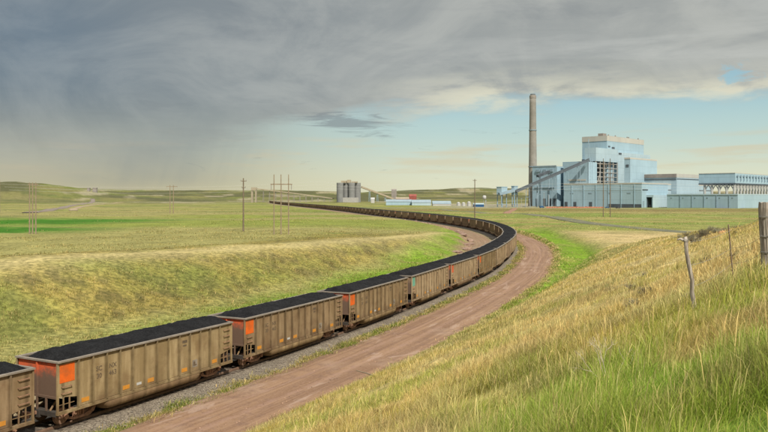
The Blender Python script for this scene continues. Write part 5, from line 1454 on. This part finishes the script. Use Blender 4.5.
for i, (L, s_, z_) in enumerate(rocks):
    x_, y_ = tpos(L, s_); rock(float(x_), float(y_), z_, ['nearest', 'second', 'third', 'fourth', 'fifth', 'sixth', 'seventh', 'eighth', 'ninth', 'tenth', 'eleventh', 'twelfth', 'thirteenth', 'fourteenth', 'fifteenth', 'sixteenth', 'seventeenth', 'eighteenth', 'nineteenth', 'last'][i] + ' brown boulder in the ragged row inside the bend, counted from the near end', 100 + i)
for i in range(10):
    D_ = rk.uniform(52, 62); x_, y_ = P(rk.uniform(722, 741), D_)
    rock(x_, y_, rk.uniform(0.14, 0.4), 'orange brown stone in the small patch on the right hand ridge', 300 + i, M['rock2'], 'orange stones on the ridge')

M['sage'] = plain('sagebrush_leaf', (0.190, 0.180, 0.115), 0.9, 0.3, 6.0)
M['twig'] = plain('twig_bark', (0.20, 0.15, 0.11), 0.9, 0.2, 6.0)
M['deadtwig'] = plain('bleached_dead_twig', (0.50, 0.43, 0.33), 0.9, 0.2, 6.0)
def shrub_mesh(seed, nst=46, nleaf=1500):
    rs = random.Random(seed); st = MB(); lf = MB()
    tips = []
    for i in range(nst):
        a_ = rs.uniform(0, 6.28); l = rs.uniform(0.5, 1.0); sp = rs.uniform(0.1, 0.9)
        p0 = Vector((rs.uniform(-.06, .06), rs.uniform(-.06, .06), 0)); p2 = Vector((math.cos(a_) * sp * l, math.sin(a_) * sp * l, l * (1.05 - .45 * sp)))
        p1 = p0.lerp(p2, .5) + Vector((rs.uniform(-.08, .08), rs.uniform(-.08, .08), .08)); st.tube([p0, p1, p2], [0.014, 0.009, 0.003], 4, False); tips.append((p1, p2))
    for i in range(nleaf):
        p1, p2 = rs.choice(tips); p = p1.lerp(p2, rs.uniform(0, 1.08)) + Vector([rs.gauss(0, .05) for _ in range(3)])
        d = Vector([rs.gauss(0, 1) for _ in range(3)]).normalized(); e = d.cross(Vector((0.3, .5, .8))).normalized(); l = rs.uniform(.03, .07)
        lf.add([p, p + d * l * .5 + e * l * .25, p + d * l, p + d * l * .5 - e * l * .25], [(0, 1, 2, 3)])
    return st, lf
protos = []
def shrub(x, y, sz, label, k, group='sagebrush on the ridge'):
    r = empty('sagebrush', (x, y, gz(x, y) - 0.03), label, 'shrub', rk.uniform(0, 6), group); r.scale = (sz * rk.uniform(.9, 1.3), sz * rk.uniform(.9, 1.3), sz * rk.uniform(.7, 1.0))
    if len(protos) <= k % 4:
        st, lf = shrub_mesh(50 + k); a_ = st.build('stems', M['twig'], r); b2 = lf.build('foliage', M['sage'], r); protos.append((a_, b2))
    else:
        for q in protos[k % 4]: c = q.copy(); COL.objects.link(c); c.parent = r
for i in range(26):
    D_ = rk.uniform(58, 84); pxx = rk.uniform(690, 726) if i < 18 else rk.uniform(672, 760); x_, y_ = P(pxx, D_)
    shrub(x_, y_, rk.uniform(.5, 1.0), 'low grey brown sagebrush clump on the ridge crest beyond the bent post', i)
for i in range(14):
    D_ = rk.uniform(14, 48); x_, y_ = P(rk.uniform(620, 760), D_)
    shrub(x_, y_, rk.uniform(.25, .45), 'small dark sagebrush among the dry grass of the right slope', i + 3, 'sagebrush on the slope')
# dead branching weed in the foreground
x_, y_ = P(606, 8.6); r = empty('dead_weed', (x_, y_, gz(x_, y_)), 'pale bleached dead weed with bare branching twigs in the foreground grass', 'dead weed')
mb = MB(); rw = random.Random(4)
def branch(p, d, l, rad, dep):
    q = p + d * l; mid = p + d * l * .5 + Vector([rw.gauss(0, l * .06) for _ in range(3)])
    mb.tube([p, mid, q], [rad, rad * .8, rad * .6], 5, False)
    if dep:
        for _ in range(rw.choice((2, 3, 3))):
            nd = (d + Vector([rw.gauss(0, .48) for _ in range(3)]) + Vector((0, 0, .18))).normalized(); branch(q, nd, l * rw.uniform(.6, .85), rad * .6, dep - 1)
for d in ((-.35, 0, 1), (.8, .1, .45), (-.1, .2, 1), (-.8, 0, .5)): branch(Vector((0, 0, .12)), Vector(d).normalized(), .20, .006, 3)
mb.build('twigs', M['deadtwig'], r)
# broken stick lying out over the road edge
x_, y_ = P(366, 44); g_ = gz(x_, y_)
A = Vector((*P(356, 48.5), zpx(370.5, 48.5))); B = Vector((*P(375.5, 46.5), zpx(383.5, 46.5)))
A.z = max(A.z, gz(A.x, A.y) + .5); B.z = max(gz(B.x, B.y) + .02, B.z)
mb = MB(); mb.tube([B, B.lerp(A, .5) + Vector((0, 0, .03)), A], [0.05, 0.04, 0.025], 8); local(mb, (B.x, B.y)); 
o_ = mb.build('fallen_post', M['pale_pole']); o_.location = (B.x, B.y, 0); tag(o_, 'thin broken stick poking out of the slope over the red road edge', 'stick')

# downpipes, roof rails and small fittings on the plant's long walls
parts('downpipe', M['blue_dark'], bpy.data.objects['turbine_hall'], lambda m: [face_strip(m, fpT[0], U, nU, t, t + 0.7, G0, ztT - 1.7, 0.55) for t in np.arange(9, aT - 4, 17)], cT)
parts('wall_louvre', M['steel_blue'], bpy.data.objects['turbine_hall'], lambda m: [face_strip(m, fpT[0], U, nU, t, t + 4.5, zpx(193.4, 900), zpx(192.2, 900), 0.3) for t in np.arange(14, aT - 12, 26)], cT)
parts('downpipe', M['steel_blue'], bpy.data.objects['warehouse'], lambda m: [face_strip(m, fpQ[0], U, nU, t, t + 0.6, G0, zpx(195.2, 840), 0.5) for t in np.arange(9, aQ - 3, 14)], cQ)
0 and parts('downpipe', M['blue_dark'], bpy.data.objects['boiler_house'], lambda m: [face_strip(m, fp3[0], V_, nV, t, t + 0.7, G0 + 20, zt3 - 2.3, 0.5) for t in np.arange(6, b3 - 3, 9)], c1)
# loose stones along the road edges and the ballast shoulder
rs = np.random.RandomState(77); n = 15000
Lq = LA - 45 + (rs.uniform(0, 1, n) ** 1.7) * 330
sq = np.where(rs.uniform(0, 1, n) < 0.45, rs.normal(2.4, 0.55, n), np.where(rs.uniform(0, 1, n) < 0.6, rs.normal(10.0, 0.45, n), rs.uniform(3.2, 9.8, n)))
X, Y = tpos(Lq, sq); Z = np.interp(sq, [1.6, 2.4, 3.2, 9.9, 10.4, 12], [-0.24, -0.50, -0.49, -0.47, -0.55, -0.5])
q = 0.022 + 0.06 * rs.uniform(0, 1, n) ** 3.0
dirs = np.array([(1, 0, 0), (-1, 0, 0), (0, 1, 0), (0, -1, 0), (0, 0, .7), (0, 0, -.7)], float)
Vs = dirs[None] * q[:, None, None] * rs.uniform(0.6, 1.3, (n, 6, 1)) + np.stack([X, Y, Z], -1)[:, None]
tr_ = np.array([(0, 2, 4), (2, 1, 4), (1, 3, 4), (3, 0, 4), (2, 0, 5), (1, 2, 5), (3, 1, 5), (0, 3, 5)])
T = (np.arange(n) * 6)[:, None, None] + tr_[None]
cs_ = np.where((sq < 3.0)[:, None], np.array((0.20, 0.18, 0.15)), np.array((0.26, 0.16, 0.11))) * rs.uniform(0.4, 1.6, (n, 1))
m, b, o = newmat('loose_stone'); N.nt.links.new(attr('col').s, b.inputs['Base Color']); b.inputs['Roughness'].default_value = 0.9
tag(npmesh('loose_stones', Vs.reshape(-1, 3), None, T.reshape(-1, 3), np.repeat(cs_, 6, 0), m, False), 'loose stones scattered along the road edges and ballast', 'stones', kind='stuff')
